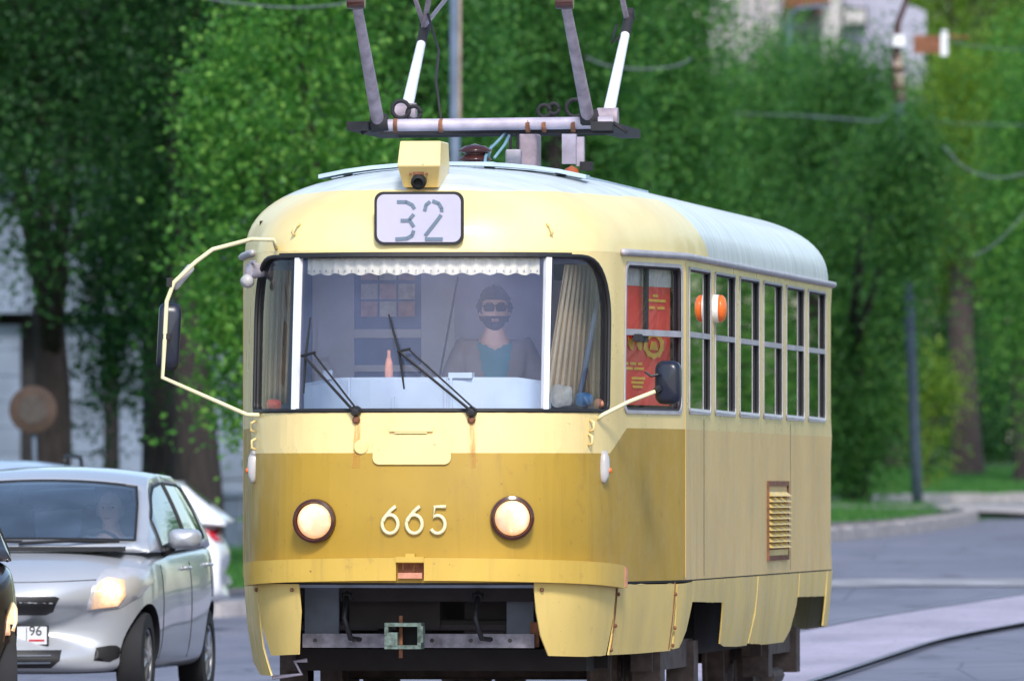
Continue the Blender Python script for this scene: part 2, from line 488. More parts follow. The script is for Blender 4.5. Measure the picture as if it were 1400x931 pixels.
def carpaint(name, col, metal=.55, rough=.3):
    m, nt, b = newmat(name)
    nt.links.new(ramp(nt, noise(nt, 2, 4), [(.3, tuple(c * .94 for c in col)), (.7, col)]), b.inputs['Base Color'])
    b.inputs['Metallic'].default_value = metal; b.inputs['Roughness'].default_value = rough
    b.inputs['Coat Weight'].default_value = .8; b.inputs['Coat Roughness'].default_value = .04
    return m
M['silver'] = carpaint('silver_car_paint', (.52, .54, .58), .35, .33)
M['carwhite'] = carpaint('white_car_paint', (.80, .80, .82), .0, .35)
M['carblue'] = carpaint('pale_blue_car_paint', (.50, .58, .74), .2, .3)
M['cardark'] = carpaint('dark_car_paint', (.035, .028, .03), .3, .3)
M['redlens'] = simple('red_lens', (.55, .02, .03), .2)
M['lamphouse'] = simple('headlamp_reflector', (.75, .72, .72), .2, .5, var=.1)
M['plate'] = simple('number_plate', (.72, .72, .74), .5, var=.04)

# ------------------------------------------------------------------ terrain
def smooth(t): t = max(0., min(1., t)); return t * t * (3 - 2 * t)
RY = [0, 78, 100, 140, 170, 185, 205, 230, 300, 1500]; RZ = [0, 0, .30, .756, .94, 1.07, 1.15, 1.59, 2.6, 3.2]
LY = [0, 118, 125, 180, 230, 300, 1500]; LZ = [0, 0, .05, .6, 1.2, 2.0, 3.0]
def zg(x, y):
    t = smooth((x + 3.0) / 6.2)
    return float(np.interp(y, RY, RZ)) * t + float(np.interp(y, LY, LZ)) * (1 - t)
def sheet(name, poly, mat, off, step, kind='structure', xs=None, ys=None):
    v, f, c = cdt(poly, step=step, xs=xs, ys=ys)
    b = MB(); b.add([(x, y, zg(x, y) + off) for x, y in v], f)
    o = b.build(name, mat, smooth=True)
    me = o.data
    if me.polygons and me.polygons[0].normal.z < 0: me.flip_normals()
    o['kind'] = kind
    return o
xs = list(np.arange(-260, -12, 16.)) + list(np.arange(-12, 16, .8)) + list(np.arange(16, 300, 16.))
ys = list(np.arange(-60, 60, 12.)) + list(np.arange(60, 240, 3.)) + list(np.arange(240, 420, 12.)) + list(np.arange(420, 1500, 80.))
b = MB(); nx, ny = len(xs), len(ys)
b.add([(x, y, zg(x, y) - .05) for y in ys for x in xs], [(j * nx + i, j * nx + i + 1, (j + 1) * nx + i + 1, (j + 1) * nx + i) for j in range(ny - 1) for i in range(nx - 1)])
tag(b.build('ground', M['turf'], smooth=True), kind='structure')
KERB = [(-40, 117), (-12, 121.5), (-6, 123.5), (-3, 125), (0, 130), (2.2, 135), (3.7, 140.5), (4.9, 150), (5.9, 160), (6.45, 168), (6.75, 171.5), (7.6, 173.2), (12, 176), (30, 184), (60, 196)]
sheet('road', [(-40, -40), (60, -40)] + KERB[::-1], M['asphalt'], .0, 1.2, xs=[-40, -30, -20, -12] + list(np.arange(-8, 12, .8)) + list(np.arange(12, 60, 6.)), ys=list(np.arange(-40, 70, 10.)) + list(np.arange(70, 198, 1.6)))
def kerbline(name, pts, h=.13, w=.18, inner=1):
    # a run of kerb stones standing on the ground along pts
    pts = densify(pts, 1.0, False); b = MB()
    for i in range(len(pts) - 1):
        a = Vector((*pts[i], 0)); c = Vector((*pts[i + 1], 0)); d = (c - a).normalized(); n = Vector((-d.y, d.x, 0)) * w * inner
        jit = .012 * math.sin(i * 2.7)
        a2 = a + d * .012; c2 = c - d * .012
        v = []
        for p, q in ((a2, 0), (c2, 0), (c2 + n, 0), (a2 + n, 0)):
            v.append(Vector((p.x, p.y, zg(p.x, p.y) - .05)))
        top = [p + Vector((0, 0, h + .07 + jit)) for p in v]
        top[0] += n * .12; top[1] += n * .12
        b.add(v + top, [(3, 2, 1, 0), (4, 5, 6, 7), (0, 1, 5, 4), (1, 2, 6, 5), (2, 3, 7, 6), (3, 0, 4, 7)])
    return tag(b.build(name, M['concrete']), kind='structure')
kerbline('kerb', KERB[:9] + [(6.42, 167), (6.62, 171), (6.5, 173.2), (6.0, 175.2), (4.6, 178), (1, 181)])
sheet('verge', [(3.62, 141), (4.85, 150.5), (5.85, 160.5), (6.3, 168.5), (6.2, 172), (5.4, 170), (4.2, 158), (2.6, 146), (1.5, 138)], M['dirt'], .085, .8)
sheet('pavement', [(-12, 122.2), (-6, 124.2), (-3, 125.7), (-.5, 130.4), (-1.5, 133), (-4, 129.5), (-12, 127)], M['pavement'], .10, 1.0)
sheet('dirt_strip', [(-12, 127.2), (-4, 129.7), (-1.5, 133.2), (-2, 140), (-5, 136), (-12, 133)], M['dirt'], .06, 1.0)
sheet('side_street', [(7.9, 174.2), (12, 177), (60, 197), (60, 204), (14, 204), (9, 203), (6.9, 196), (6.4, 184)], M['pavement'], .03, 2.5)
kerbline('far_kerb', [(4.8, 190), (6.4, 199), (7.4, 203), (9, 204.4), (14, 205), (60, 205)], h=.16)
sheet('far_path', [(5.2, 205), (9, 206), (9, 209), (5.4, 209)], M['pavement'], .05, 1.5)
sheet('road_marking', [(-.6, 113.6), (24, 113.6), (24, 117.0), (-.6, 117.0)], M['marking'], .012, .8)
# tram track: straight under the tram, easing to the right behind it
X0, Y0, TH = -.532, 65.5, R(6.55)
def track_c(d):        # distance along the axis -> centre point and heading
    if d < 25: return X0 + math.sin(TH) * d, Y0 + math.cos(TH) * d, TH
    n = 40; x = X0 + math.sin(TH) * 25; y = Y0 + math.cos(TH) * 25; h = TH; st = (d - 25) / n
    for k in range(n):
        h = TH + min(st * (k + .5) * .014, R(3.4)); x += math.sin(h) * st; y += math.cos(h) * st
    return x, y, h
def track_strip(u0, u1, off, top=None):
    out = []
    for d in [-60, -30, -10] + list(np.arange(0, 100, 1.5)):
        x, y, h = track_c(d)
        out.append([(x + u * math.cos(h), y - u * math.sin(h)) for u in ((u0, u1) if u1 - u0 < .5 else (u0, u1))])
    b = MB(); vs = []
    for r_ in out:
        for (x, y) in r_: vs.append((x, y, zg(x, y) + off))
    b.add(vs, [(2 * i, 2 * i + 1, 2 * i + 3, 2 * i + 2) for i in range(len(out) - 1)]); return b
tag(track_strip(-.70, .70, .036).build('track_slab', M['trackslab'], smooth=True), kind='structure')
for sgn in (-1, 1):
    b = track_strip(min(sgn * .70, sgn * .735), max(sgn * .70, sgn * .712), .038)
    b2 = track_strip(min(sgn * .738, sgn * .79), max(sgn * .718, sgn * .775), .046)
    b.add(b2.v, b2.f, 1)
    tag(b.build('tram_rail', [M['black'], M['railsteel']], smooth=True), kind='structure')
# ------------------------------------------------------------------ buildings
def gp(px, Y): x = (px - 700) / F * Y; return Vector((x, Y, zg(x, Y)))
Yb = 192.
bx0, bx1 = -16.5, -1.2
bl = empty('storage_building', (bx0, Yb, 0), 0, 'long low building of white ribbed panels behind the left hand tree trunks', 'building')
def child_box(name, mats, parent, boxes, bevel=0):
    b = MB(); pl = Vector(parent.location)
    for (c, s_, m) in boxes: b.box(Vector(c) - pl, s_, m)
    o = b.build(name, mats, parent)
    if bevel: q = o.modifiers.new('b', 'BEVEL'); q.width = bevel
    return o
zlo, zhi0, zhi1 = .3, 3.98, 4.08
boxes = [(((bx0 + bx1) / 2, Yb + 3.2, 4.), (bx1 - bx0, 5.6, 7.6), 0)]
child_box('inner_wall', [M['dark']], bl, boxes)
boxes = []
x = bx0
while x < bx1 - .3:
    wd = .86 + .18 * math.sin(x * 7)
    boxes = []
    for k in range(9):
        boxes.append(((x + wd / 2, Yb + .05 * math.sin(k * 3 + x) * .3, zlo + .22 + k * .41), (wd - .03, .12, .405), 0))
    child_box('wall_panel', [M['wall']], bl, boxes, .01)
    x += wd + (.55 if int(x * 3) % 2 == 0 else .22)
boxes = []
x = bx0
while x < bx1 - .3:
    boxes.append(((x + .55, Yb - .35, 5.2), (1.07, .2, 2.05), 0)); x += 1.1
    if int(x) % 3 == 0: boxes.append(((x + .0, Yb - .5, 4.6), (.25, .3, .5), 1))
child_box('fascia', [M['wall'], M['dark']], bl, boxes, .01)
child_box('roof', [M['pole']], bl, [(((bx0 + bx1) / 2, Yb + 3, 6.35), (bx1 - bx0 + .6, 7.6, .25), 0)])
lw = child_box('low_wall', [M['concrete']], bl, [((-3.3, 170, .85), (3.0, .25, 1.3), 0)]) if False else None
b = MB()
for k in range(4): b.box((-5.2 + k * .95, 168., zg(-4, 168) + .38), (.93, .22, .85)); b.box((-5.2 + k * .95, 168., zg(-4, 168) + .83), (.95, .30, .08))
tag(b.build('low_wall', M['pole'], None), 'low dark blue-grey wall across the grass at the left of the tram', 'wall')
# tall pale building over the trees, upper right
Yc = 300.
tb = empty('tall_building', (0, Yc, 0), 0, 'tall pale building with white and lavender walls above the trees', 'building')
def bp(px, py): return at(px, py, Yc)
def wallquad(pxs, name, mat, depth=12., dy=0.):
    b = MB(); n = len(pxs)
    vs = [bp(x, y) + Vector((0, dy, 0)) - Vector((0, Yc, 0)) for x, y in pxs] + [bp(x, y) + Vector((0, dy + depth, 0)) - Vector((0, Yc, 0)) for x, y in pxs]
    b.add(vs, [tuple(range(n)), tuple(range(n, 2 * n))[::-1]] + [(i, n + i, n + (i + 1) % n, (i + 1) % n) for i in range(n)])
    return b.build(name, mat, tb)
wallquad([(968, 700), (968, -60), (1150, -60), (1150, 700)], 'wall', M['wallwhite'])
wallquad([(1151, 700), (1151, -60), (1225, -60), (1240, 2), (1268, 14), (1268, 700)], 'gable_wall', M['wallpale'], 10., 1.2)
wallquad([(1258, 700), (1258, -60), (1420, -60), (1420, 20), (1300, 16), (1262, 14)], 'gable', M['wallpale'], .2, 14.) if False else None
b = MB()
for x in (985, 1003, 1020, 1035, 1047, 1066, 1090, 1101, 1112, 1121):
    a = bp(x, 20 + (x - 985) * .1); b.box((a.x, -.12, a.z), (.08, .16, 2.2))
b.build('pilaster', M['greymetal'], tb)
for (x0_, y0_, x1_, y1_) in ((1131, -8, 1152, 20), (1155, 12, 1184, 31)):
    a = bp(x0_, y1_); c = bp(x1_, y0_)
    b = MB(); b.box(((a.x + c.x) / 2, .9, (a.z + c.z) / 2), (c.x - a.x + .12, .3, c.z - a.z + .12)); fr = b.build('window', M['dark'], tb)
    b = MB(); b.box(((a.x + c.x) / 2, .72, (a.z + c.z) / 2), (c.x - a.x, .08, c.z - a.z)); b.build('pane', M['wallwhite'], fr)
b = MB()
a = bp(1100, 4); b.box((a.x, -1.0, a.z), (1.05, 1.6, .32)); a = bp(1078, 6); b.box((a.x, -1., a.z), (.3, 1., .4))
for k in range(9):
    a = bp(1075 + k * 7, 16 - (k % 3) * 6); b.box((a.x, -1.8, a.z), (.06, .06, .22))
b.build('rusty_balcony', M['rust'], tb)

# ------------------------------------------------------------------ trees
def leafmesh(name, C, size, seed, mat, up=.25, asp=.62):
    rng = np.random.default_rng(seed); n = len(C)
    a = rng.normal(size=(n, 3)); a[:, 2] -= .35; a /= np.linalg.norm(a, axis=1)[:, None]
    nn = rng.normal(size=(n, 3)); nn[:, 2] += up; b_ = np.cross(a, nn); b_ /= np.linalg.norm(b_, axis=1)[:, None] + 1e-9
    s = size * rng.uniform(.6, 1.25, n)[:, None]
    c2 = np.cross(a, b_) * s * .12
    V = np.empty((n, 4, 3), np.float32)
    V[:, 0] = C - a * s * .5; V[:, 1] = C + b_ * s * asp * .5 - a * s * .05 + c2; V[:, 2] = C + a * s * .55; V[:, 3] = C - b_ * s * asp * .5 - a * s * .05 + c2
    me = bpy.data.meshes.new(name)
    me.vertices.add(4 * n); me.vertices.foreach_set('co', V.ravel())
    me.loops.add(4 * n); me.loops.foreach_set('vertex_index', np.arange(4 * n, dtype=np.int32))
    me.polygons.add(n); me.polygons.foreach_set('loop_start', np.arange(0, 4 * n, 4, dtype=np.int32))
    me.materials.append(mat); me.update(calc_edges=True)
    return me
def clumps(rng, ells, n, per, sxy, sz, shell=.55):
    out = []; vol = np.array([e[3] * e[4] * e[5] for e in ells]) ** .8; vol = vol / vol.sum(); centers = []
    for e, k in zip(ells, (vol * n).astype(int) + 1):
        d = rng.normal(size=(k, 3)); d /= np.linalg.norm(d, axis=1)[:, None]
        r = rng.uniform(shell ** 3, 1, k) ** (1 / 3) * (1 + .13 * np.sin(d[:, 0] * 7 + e[0]) * np.cos(d[:, 2] * 6 + e[2]))
        c = np.array(e[:3]) + d * r[:, None] * np.array(e[3:6]); centers.append(c)
    C = np.concatenate(centers)
    per_ = rng.integers(int(per * .5), int(per * 1.5), len(C))
    idx = np.repeat(np.arange(len(C)), per_)
    tilt = rng.normal(size=(len(C), 2)) * .35
    g = rng.normal(size=(len(idx), 3)); sc = rng.uniform(.6, 1.35, len(C))[idx]
    zz = g[:, 2] * sz * sc
    P = C[idx] + np.stack([g[:, 0] * sxy * sc + tilt[idx, 0] * zz, g[:, 1] * sxy * sc + tilt[idx, 1] * zz, zz], 1)
    return P
def tree(pos, trunk_r, trunk_h, ells, n, per, leaf, mat, barkm, label, seed, sxy=.16, sz=.36, lean=(0, 0), group=None, name='poplar_tree', shell=.5, fork=True, cat='tree'):
    rng = np.random.default_rng(seed); rr = random.Random(seed)
    t = empty(name, pos, 0, label, cat, group)
    b = MB(); top = max(e[2] + e[5] * .6 for e in ells)
    pts = []; m = 10
    for k in range(m + 1):
        q = k / m; pts.append((lean[0] * q + .10 * math.sin(q * 5 + seed) * trunk_r * 2, lean[1] * q + .08 * math.cos(q * 4 + seed) * trunk_r * 2, -.3 + (trunk_h + .3) * q))
    rad = [trunk_r * (1.35 if k == 0 else 1.12 if k == 1 else 1 - .35 * k / m) for k in range(m + 1)]
    b.tube(pts, rad, 14)
    end = Vector(pts[-1])
    for i in range(8):
        e = ells[i % len(ells)]
        d = Vector((e[0] + rr.uniform(-.5, .5) * e[3], e[1] + rr.uniform(-.5, .5) * e[4], e[2] + rr.uniform(-.1, .7) * e[5]))
        s0 = Vector(pts[-1 - (i % 3)]); mid = s0.lerp(d, .45) + Vector((rr.uniform(-.2, .2), rr.uniform(-.2, .2), .25))
        r0 = rad[-1] * .55
        b.tube([s0 - (mid - s0) * .05, mid, mid.lerp(d, .5) + Vector((0, 0, .2)), d], [r0, r0 * .65, r0 * .4, r0 * .12], 8)
        for _ in range(4):
            q = mid.lerp(d, rr.uniform(.1, .8)); e2 = q + Vector((rr.uniform(-1, 1), rr.uniform(-1, 1), rr.uniform(.2, 1.2))) * min(1.3, e[3] * .6)
            b.tube([q, q.lerp(e2, .5) + Vector((0, 0, .08)), e2], [r0 * .3, r0 * .2, r0 * .05], 5)
    b.build('trunk', barkm, t, smooth=True)
    P = clumps(rng, ells, int(n * .62), int(per * 1.6), sxy * 1.45, sz * 1.15, shell)
    o = bpy.data.objects.new('crown', leafmesh('crown', P, leaf, seed + 1, mat)); COL.objects.link(o); o.parent = t
    return t
M['leaf_shade'] = leafmat('leaf_shade', (.022, .085, .024), (.05, .155, .036), (.12, .27, .05), .42)  # mid leaf green darkened, shade put into the colour of one crown
LD, LM, LB, LY_ = M['leaf_deep_shade'], M['leaf_mid'], M['leaf_bright'], M['leaf_yellow']
# pixel-sized helper: ellipsoid given by photo box at distance Y relative to base
def ell(base, x0, y0, x1, y1, dy=0., ry=None):
    Y = base.y + dy; a = at(x0, y1, Y); c = at(x1, y0, Y)
    rx = (c.x - a.x) / 2; rz = (c.z - a.z) / 2
    return ((a.x + c.x) / 2 - base.x, dy, (a.z + c.z) / 2 - base.z, rx, ry or max(rx, 1.) * .9, rz)
def T(px, Y, *a, **k): return tree(gp(px, Y), *a, **k)
B1 = gp(66, 152)
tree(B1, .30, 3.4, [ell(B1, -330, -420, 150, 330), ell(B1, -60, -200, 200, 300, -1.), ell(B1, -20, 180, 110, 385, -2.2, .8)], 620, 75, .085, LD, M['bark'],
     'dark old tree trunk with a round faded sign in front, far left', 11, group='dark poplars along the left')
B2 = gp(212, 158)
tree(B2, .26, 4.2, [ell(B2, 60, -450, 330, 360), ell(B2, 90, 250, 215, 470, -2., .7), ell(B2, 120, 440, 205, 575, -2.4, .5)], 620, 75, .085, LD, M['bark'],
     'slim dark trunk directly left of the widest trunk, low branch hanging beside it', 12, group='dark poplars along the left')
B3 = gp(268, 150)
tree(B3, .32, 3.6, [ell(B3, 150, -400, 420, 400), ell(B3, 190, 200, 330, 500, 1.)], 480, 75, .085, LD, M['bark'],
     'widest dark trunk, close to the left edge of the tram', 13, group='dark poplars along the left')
B4 = gp(430, 128)
tree(B4, .22, 2.2, [ell(B4, 285, -250, 520, 110), ell(B4, 258, 40, 400, 330, -1., .8), ell(B4, 330, 90, 560, 480, 0), ell(B4, 262, 300, 400, 560, -.6, .7), ell(B4, 300, 440, 350, 610, -.8, .3)], 470, 62, .085, LB, M['bark'],
     'bright leafy tree just behind the left front corner of the tram', 14, sxy=.13, sz=.26)
B5 = gp(560, 150)
tree(B5, .25, 3., [ell(B5, 440, -300, 680, 220), ell(B5, 420, 150, 700, 480, 1.)], 760, 72, .085, LM, M['bark'], 'green tree behind the left half of the pantograph', 15)
B6 = gp(760, 165)
tree(B6, .26, 3., [ell(B6, 620, -300, 900, 150), ell(B6, 640, 80, 900, 500, 1.)], 800, 72, .085, LM, M['bark'], 'green tree behind the right half of the pantograph', 16)
B7 = gp(905, 178)
tree(B7, .26, 3., [ell(B7, 800, -140, 990, 220), ell(B7, 790, 60, 1000, 600, .5)], 1000, 72, .085, LM, M['barkpale'], 'tree rising above the tram roof between the pantograph and the pale building', 17)
B8 = gp(1030, 205)
tree(B8, .24, 3., [ell(B8, 950, 50, 1170, 330), ell(B8, 900, 120, 1150, 620, 1.)], 1200, 72, .085, LM, M['barkpale'], 'rounded tree in front of the white wall of the tall building', 18)
B9 = gp(1166, 190)
tree(B9, .25, 2.6, [ell(B9, 1080, 80, 1240, 400, 3.), ell(B9, 1090, 250, 1250, 560, 0), ell(B9, 1110, 480, 1225, 650, -.6, .7), ell(B9, 1180, 170, 1290, 380, -9., .8)], 1000, 72, .085, M['leaf_shade'], M['bark'], 'tree with a short dark trunk on the grass beside the rear of the tram', 19)
B10 = gp(1318, 230)
tree(B10, .31, 4.3, [ell(B10, 1215, 60, 1420, 350), ell(B10, 1190, 150, 1440, 400, 3.)], 620, 72, .09, LY_, M['barkpale'], 'tall trunk with yellow-green foliage right of the leaning pole', 20)
B11 = gp(1405, 222)
tree(B11, .28, 4., [ell(B11, 1340, 60, 1560, 560)], 560, 72, .09, LM, M['bark'], 'tree at the right edge of the picture', 21)
B12 = gp(1268, 214)
tree(B12, .05, .9, [ell(B12, 1232, 490, 1312, 655, 0, .45), ell(B12, 1255, 460, 1290, 560, 0, .3)], 60, 55, .085, LY_, M['barkpale'], 'young yellow-green bush growing between the leaning pole and the tall trunk', 22, name='bush', shell=.1, cat='bush', sxy=.12, sz=.2)
# shared copies: a row of trees further back and to both sides (seen between the nearer crowns and in the window reflections)
far = [(470, 262, 'dark green tree glimpsed far behind the left end of the tram roof'), (700, 270, 'dark green tree far behind the grey pole over the tram'), (880, 268, 'far dark tree behind the right pantograph arm'),
       (1090, 262, 'far dark tree behind the rear of the tram roof'), (1215, 250, 'dark shaded tree in the gap left of the yellow-green bush'), (1360, 262, 'dark shaded tree in the gap right of the tall pale trunk')]
p0 = gp(far[0][0], far[0][1])
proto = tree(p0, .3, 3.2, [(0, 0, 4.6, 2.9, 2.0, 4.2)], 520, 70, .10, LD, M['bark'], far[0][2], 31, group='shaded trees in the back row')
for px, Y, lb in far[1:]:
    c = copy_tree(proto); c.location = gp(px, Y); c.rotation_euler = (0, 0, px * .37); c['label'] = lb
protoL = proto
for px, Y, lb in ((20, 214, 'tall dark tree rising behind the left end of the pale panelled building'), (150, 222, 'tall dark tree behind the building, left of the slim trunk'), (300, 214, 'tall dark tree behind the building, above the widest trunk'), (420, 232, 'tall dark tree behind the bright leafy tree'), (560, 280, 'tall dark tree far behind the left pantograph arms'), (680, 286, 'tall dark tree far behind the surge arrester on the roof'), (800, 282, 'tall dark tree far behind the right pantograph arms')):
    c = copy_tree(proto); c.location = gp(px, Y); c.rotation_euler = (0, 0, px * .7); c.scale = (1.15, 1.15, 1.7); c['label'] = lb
# to the right of the frame and behind the sign: what the side windows mirror
pr = gp(1560, 190)
protoR = tree(pr, .28, 3.2, [(0, 0, 5.2, 2.6, 2.2, 4.6)], 480, 66, .10, LB, M['bark'], 'leafy street tree beyond the right edge of the picture', 32, group='street trees outside the frame on the right')
for k, (x, y) in enumerate([(13.2, 168), (17.5, 182), (17, 150), (21.5, 165), (22, 138), (27, 158), (21, 118), (27, 128), (33, 142), (26, 104), (33, 112)]):
    c = copy_tree(protoR); c.location = (x, y, zg(x, y)); c.rotation_euler = (0, 0, k * 1.7)
for k, (x, y) in enumerate([(-13.5, 138), (-17, 150), (-21, 140), (-14, 120)]):  # unseen trees added to cast shade on the left crowns
    c = copy_tree(proto); c.location = (x, y, zg(x, y)); c.rotation_euler = (0, 0, k * 1.3); c.scale = (1.15, 1.15, 1.5)
    c['label'] = 'unseen dark tree added beyond the left edge to shade the left trees'; c['group'] = 'unseen trees added on the left for shade'
# tall pale green trees beyond the building
pf = gp(1330, 330)
f0 = tree(pf, .3, 8., [(0, 0, 12., 2.2, 2., 7.)], 480, 60, .13, LY_, M['barkpale'], 'pale green tree far behind the red-brown plate on the pole', 33, sxy=.2, sz=.5)
for k, (px, Y, lb) in enumerate([(1400, 335, 'pale green tree in the top right corner of the picture'), (1290, 360, 'pale green tree just right of the tall building')]):
    c = copy_tree(f0); c.location = gp(px, Y); c.rotation_euler = (0, 0, 2. + k); c['label'] = lb
# shrubbery added with dark leaves to stand in for shade under the crowns
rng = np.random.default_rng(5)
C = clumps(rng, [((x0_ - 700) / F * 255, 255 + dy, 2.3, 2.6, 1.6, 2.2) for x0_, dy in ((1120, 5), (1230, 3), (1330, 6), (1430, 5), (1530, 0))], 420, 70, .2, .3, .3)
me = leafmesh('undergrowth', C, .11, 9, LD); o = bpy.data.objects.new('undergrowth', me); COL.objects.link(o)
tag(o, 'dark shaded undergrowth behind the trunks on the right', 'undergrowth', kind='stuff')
# grass blades
def grass(name, polys, n, hgt, mat, lbl, seed):
    rng = np.random.default_rng(seed); P = []
    for poly, cnt in polys:
        xs_ = [p[0] for p in poly]; ys_ = [p[1] for p in poly]
        q = np.stack([rng.uniform(min(xs_), max(xs_), cnt * 3), rng.uniform(min(ys_), max(ys_), cnt * 3)], 1); q = q[inpoly(q, poly)][:cnt]; P.append(q)
    P = np.concatenate(P); n = len(P)
    Z = np.array([zg(x, y) for x, y in P]) + .01
    h = hgt * rng.uniform(.4, 1.3, n); a = rng.uniform(0, 6.28, n); w = .012; lean = rng.normal(size=(n, 2)) * .4 * h[:, None]
    V = np.empty((n, 3, 3), np.float32)
    V[:, 0] = np.stack([P[:, 0] - w * np.cos(a), P[:, 1] - w * np.sin(a), Z], 1); V[:, 1] = np.stack([P[:, 0] + w * np.cos(a), P[:, 1] + w * np.sin(a), Z], 1)
    V[:, 2] = np.stack([P[:, 0] + lean[:, 0], P[:, 1] + lean[:, 1], Z + h], 1)
    me = bpy.data.meshes.new(name); me.vertices.add(3 * n); me.vertices.foreach_set('co', V.ravel()); me.loops.add(3 * n)
    me.loops.foreach_set('vertex_index', np.arange(3 * n, dtype=np.int32)); me.polygons.add(n); me.polygons.foreach_set('loop_start', np.arange(0, 3 * n, 3, dtype=np.int32))
    me.materials.append(mat); me.update(calc_edges=True); o = bpy.data.objects.new(name, me); COL.objects.link(o); return tag(o, lbl, 'grass', kind='stuff')
grass('grass', [([(4.9, 160), (6.2, 173), (6.3, 182), (4, 188), (2, 170), (3, 152)], 16000), ([(4.4, 190), (6.0, 199), (6.6, 205), (4, 205)], 4000), ([(4.5, 209), (12, 206), (13, 240), (4.5, 240)], 26000),
                ([(-6, 137), (-1.8, 141), (-1, 150), (-1.5, 167), (-6, 167)], 22000)], 0, .16, M['leaf_mid'], 'short green grass on the verges', 3)

# ------------------------------------------------------------------ poles, wires, sign
def pole_tree(name, Y, pts, rads, mat, lbl, cat, extra=None):
    base = at(pts[0][0], pts[0][1], Y); base.z = zg(base.x, Y)
    root = empty(name, base, 0, lbl, cat)
    P = [at(px, py, Y) - base for px, py in pts]; P[0].z = -.3
    b = MB(); b.tube(P, rads, 14); b.build('pole', mat, root, smooth=True)
    return root, base
root, base = pole_tree('catenary_pole', 183, [(1256, 698), (1241, 370), (1231, 135)], [.085, .07, .06], M['pole'], 'leaning blue-grey pole on the kerb island right of the tram', 'pole')
def L_(px, py, dy=0.): return at(px, py, base.y + dy) - base
b = MB(); b.tube([L_(1232, 140), L_(1227, 75)], [.08, .07], 12); b.build('upper_section', M['polewood'], root, smooth=True)
b = MB(); b.tube([L_(1227, 82), L_(1225, 58), L_(1228, 30), L_(1236, 10), L_(1246, -25)], [.075, .06, .05, .045, .04], 10); b.tube([L_(1221, 80), L_(1224, 140)], .025, 6)
for y in (95, 120): b.lathe([(.11, -.03), (.11, .03)], L_(1229, y), (0, 0, 1), 14)
b.build('curved_arm', M['insul'], root, smooth=True, angle=40)
b = MB(); b.box(L_(1229, 56, -.1), (.19, .16, .17), taper=(.8, .8)); b.build('junction_box', M['white'], root)
b = MB(); b.box(L_(1267, 61, -.05), (.40, .05, .27)); b.tube([L_(1290, 50), L_(1325, 52)], .02, 6); b.build('rusty_plate', M['rust'], root)
b = MB(); b.box(L_(1291, 62, -.05), (.11, .08, .33)); b.lathe([(.05, 0), (.05, .05)], L_(1291, 46, -.05), (0, 0, 1), 10); b.build('end_insulator', M['white'], root)
root2, base2 = pole_tree('catenary_pole', 134, [(622, 700), (622, -40)], [.064, .058], M['pole'], 'straight grey pole rising behind the pantograph', 'pole')
b = MB(); b.tube([at(628, 170, 133.95) - base2, at(629, -30, 133.95) - base2], .02, 6); b.build('conduit', M['polewood'], root2)
root3, base3 = pole_tree('street_lamp', 212, [(1078, 700), (1078, 32)], [.07, .06], M['pole'], 'thin dark lamp post in front of the tall white wall', 'lamp post')
b = MB(); b.tube([at(1078, 34, 212) - base3, at(1080, 20, 212) - base3, at(1092, 12, 212) - base3, at(1118, 10, 212) - base3], .04, 8); b.box(at(1124, 9, 212) - base3, (.3, .16, .07)); b.build('lamp_arm', M['pole'], root3)
root4, base4 = pole_tree('pale_post', 179, [(966, 700), (962, 100), (958, -40)], [.05, .05, .05], M['polewood'], 'pale thin post half hidden in leaves left of the tall building', 'post')
def wire(pts, r, lbl, mat='wire'):
    P = [at(x, y, Y) for x, y, Y in pts]
    if len(P) == 2:
        a, c = P; n = 12; P = [a.lerp(c, k / n) - Vector((0, 0, .04 * (c - a).length ** .5 * 4 * (k / n) * (1 - k / n))) for k in range(n + 1)]
    else:
        Q = []; PP_ = [P[0]] + P + [P[-1]]
        for i in range(1, len(PP_) - 2):
            for k in range(6): Q.append(Vector(_cr3(PP_[i - 1], PP_[i], PP_[i + 1], PP_[i + 2], k / 6)))
        P = Q + [P[-1]]
    b = MB(); b.tube(P, r * .5, 5); return tag(b.build('overhead_wire', M[mat], None, smooth=True), lbl, 'wire')
def _cr3(p0, p1, p2, p3, t): return tuple(.5 * ((2 * b) + (-a + c) * t + (2 * a - 5 * b + 4 * c - d) * t * t + (-a + 3 * b - 3 * c + d) * t ** 3) for a, b, c, d in zip(p0, p1, p2, p3))
wire([(250, -14, 120), (290, 0, 120), (380, 10, 120), (440, 9, 120), (480, 3, 120), (500, -6, 120)], .014, 'sagging wire at the top left, ending at the pantograph')
wire([(800, 78, 150), (830, 90, 150), (880, 95, 150), (925, 90, 150), (945, 80, 150)], .02, 'short curved wire right of the pantograph')
wire([(700, 148, 180), (1080, 158, 180), (1228, 166, 183), (1480, 174, 180)], .017, 'long almost level wire across the trees')
wire([(1080, 157, 175), (1190, 166, 178), (1210, 160, 180), (1228, 145, 182.8)], .019, 'pale wire rising to the brown top section of the leaning pole')
wire([(1290, 200, 170), (1320, 230, 170), (1360, 243, 170), (1400, 238, 170), (1440, 225, 170)], .02, 'sagging wire at the right edge')
wire([(940, 12, 190), (1224, 36, 183)], .012, 'upper thin wire in front of the tall building')
wire([(960, -2, 190), (1224, 60, 183)], .012, 'wire slanting down across the white wall')
wire([(1180, -8, 190), (1224, 50, 183)], .012, 'steep thin wire in front of the lavender wall')
wire([(1290, 55, 183), (1480, 60, 175)], .014, 'wire leaving the white insulator to the right')
wire([(1330, 350, 160), (1365, 330, 160), (1420, 270, 160)], .016, 'slanting wire low at the right edge')
wire([(703, -14, 140), (703, 160, 140)], .006, 'thin hanging wire behind the middle of the pantograph') if False else None
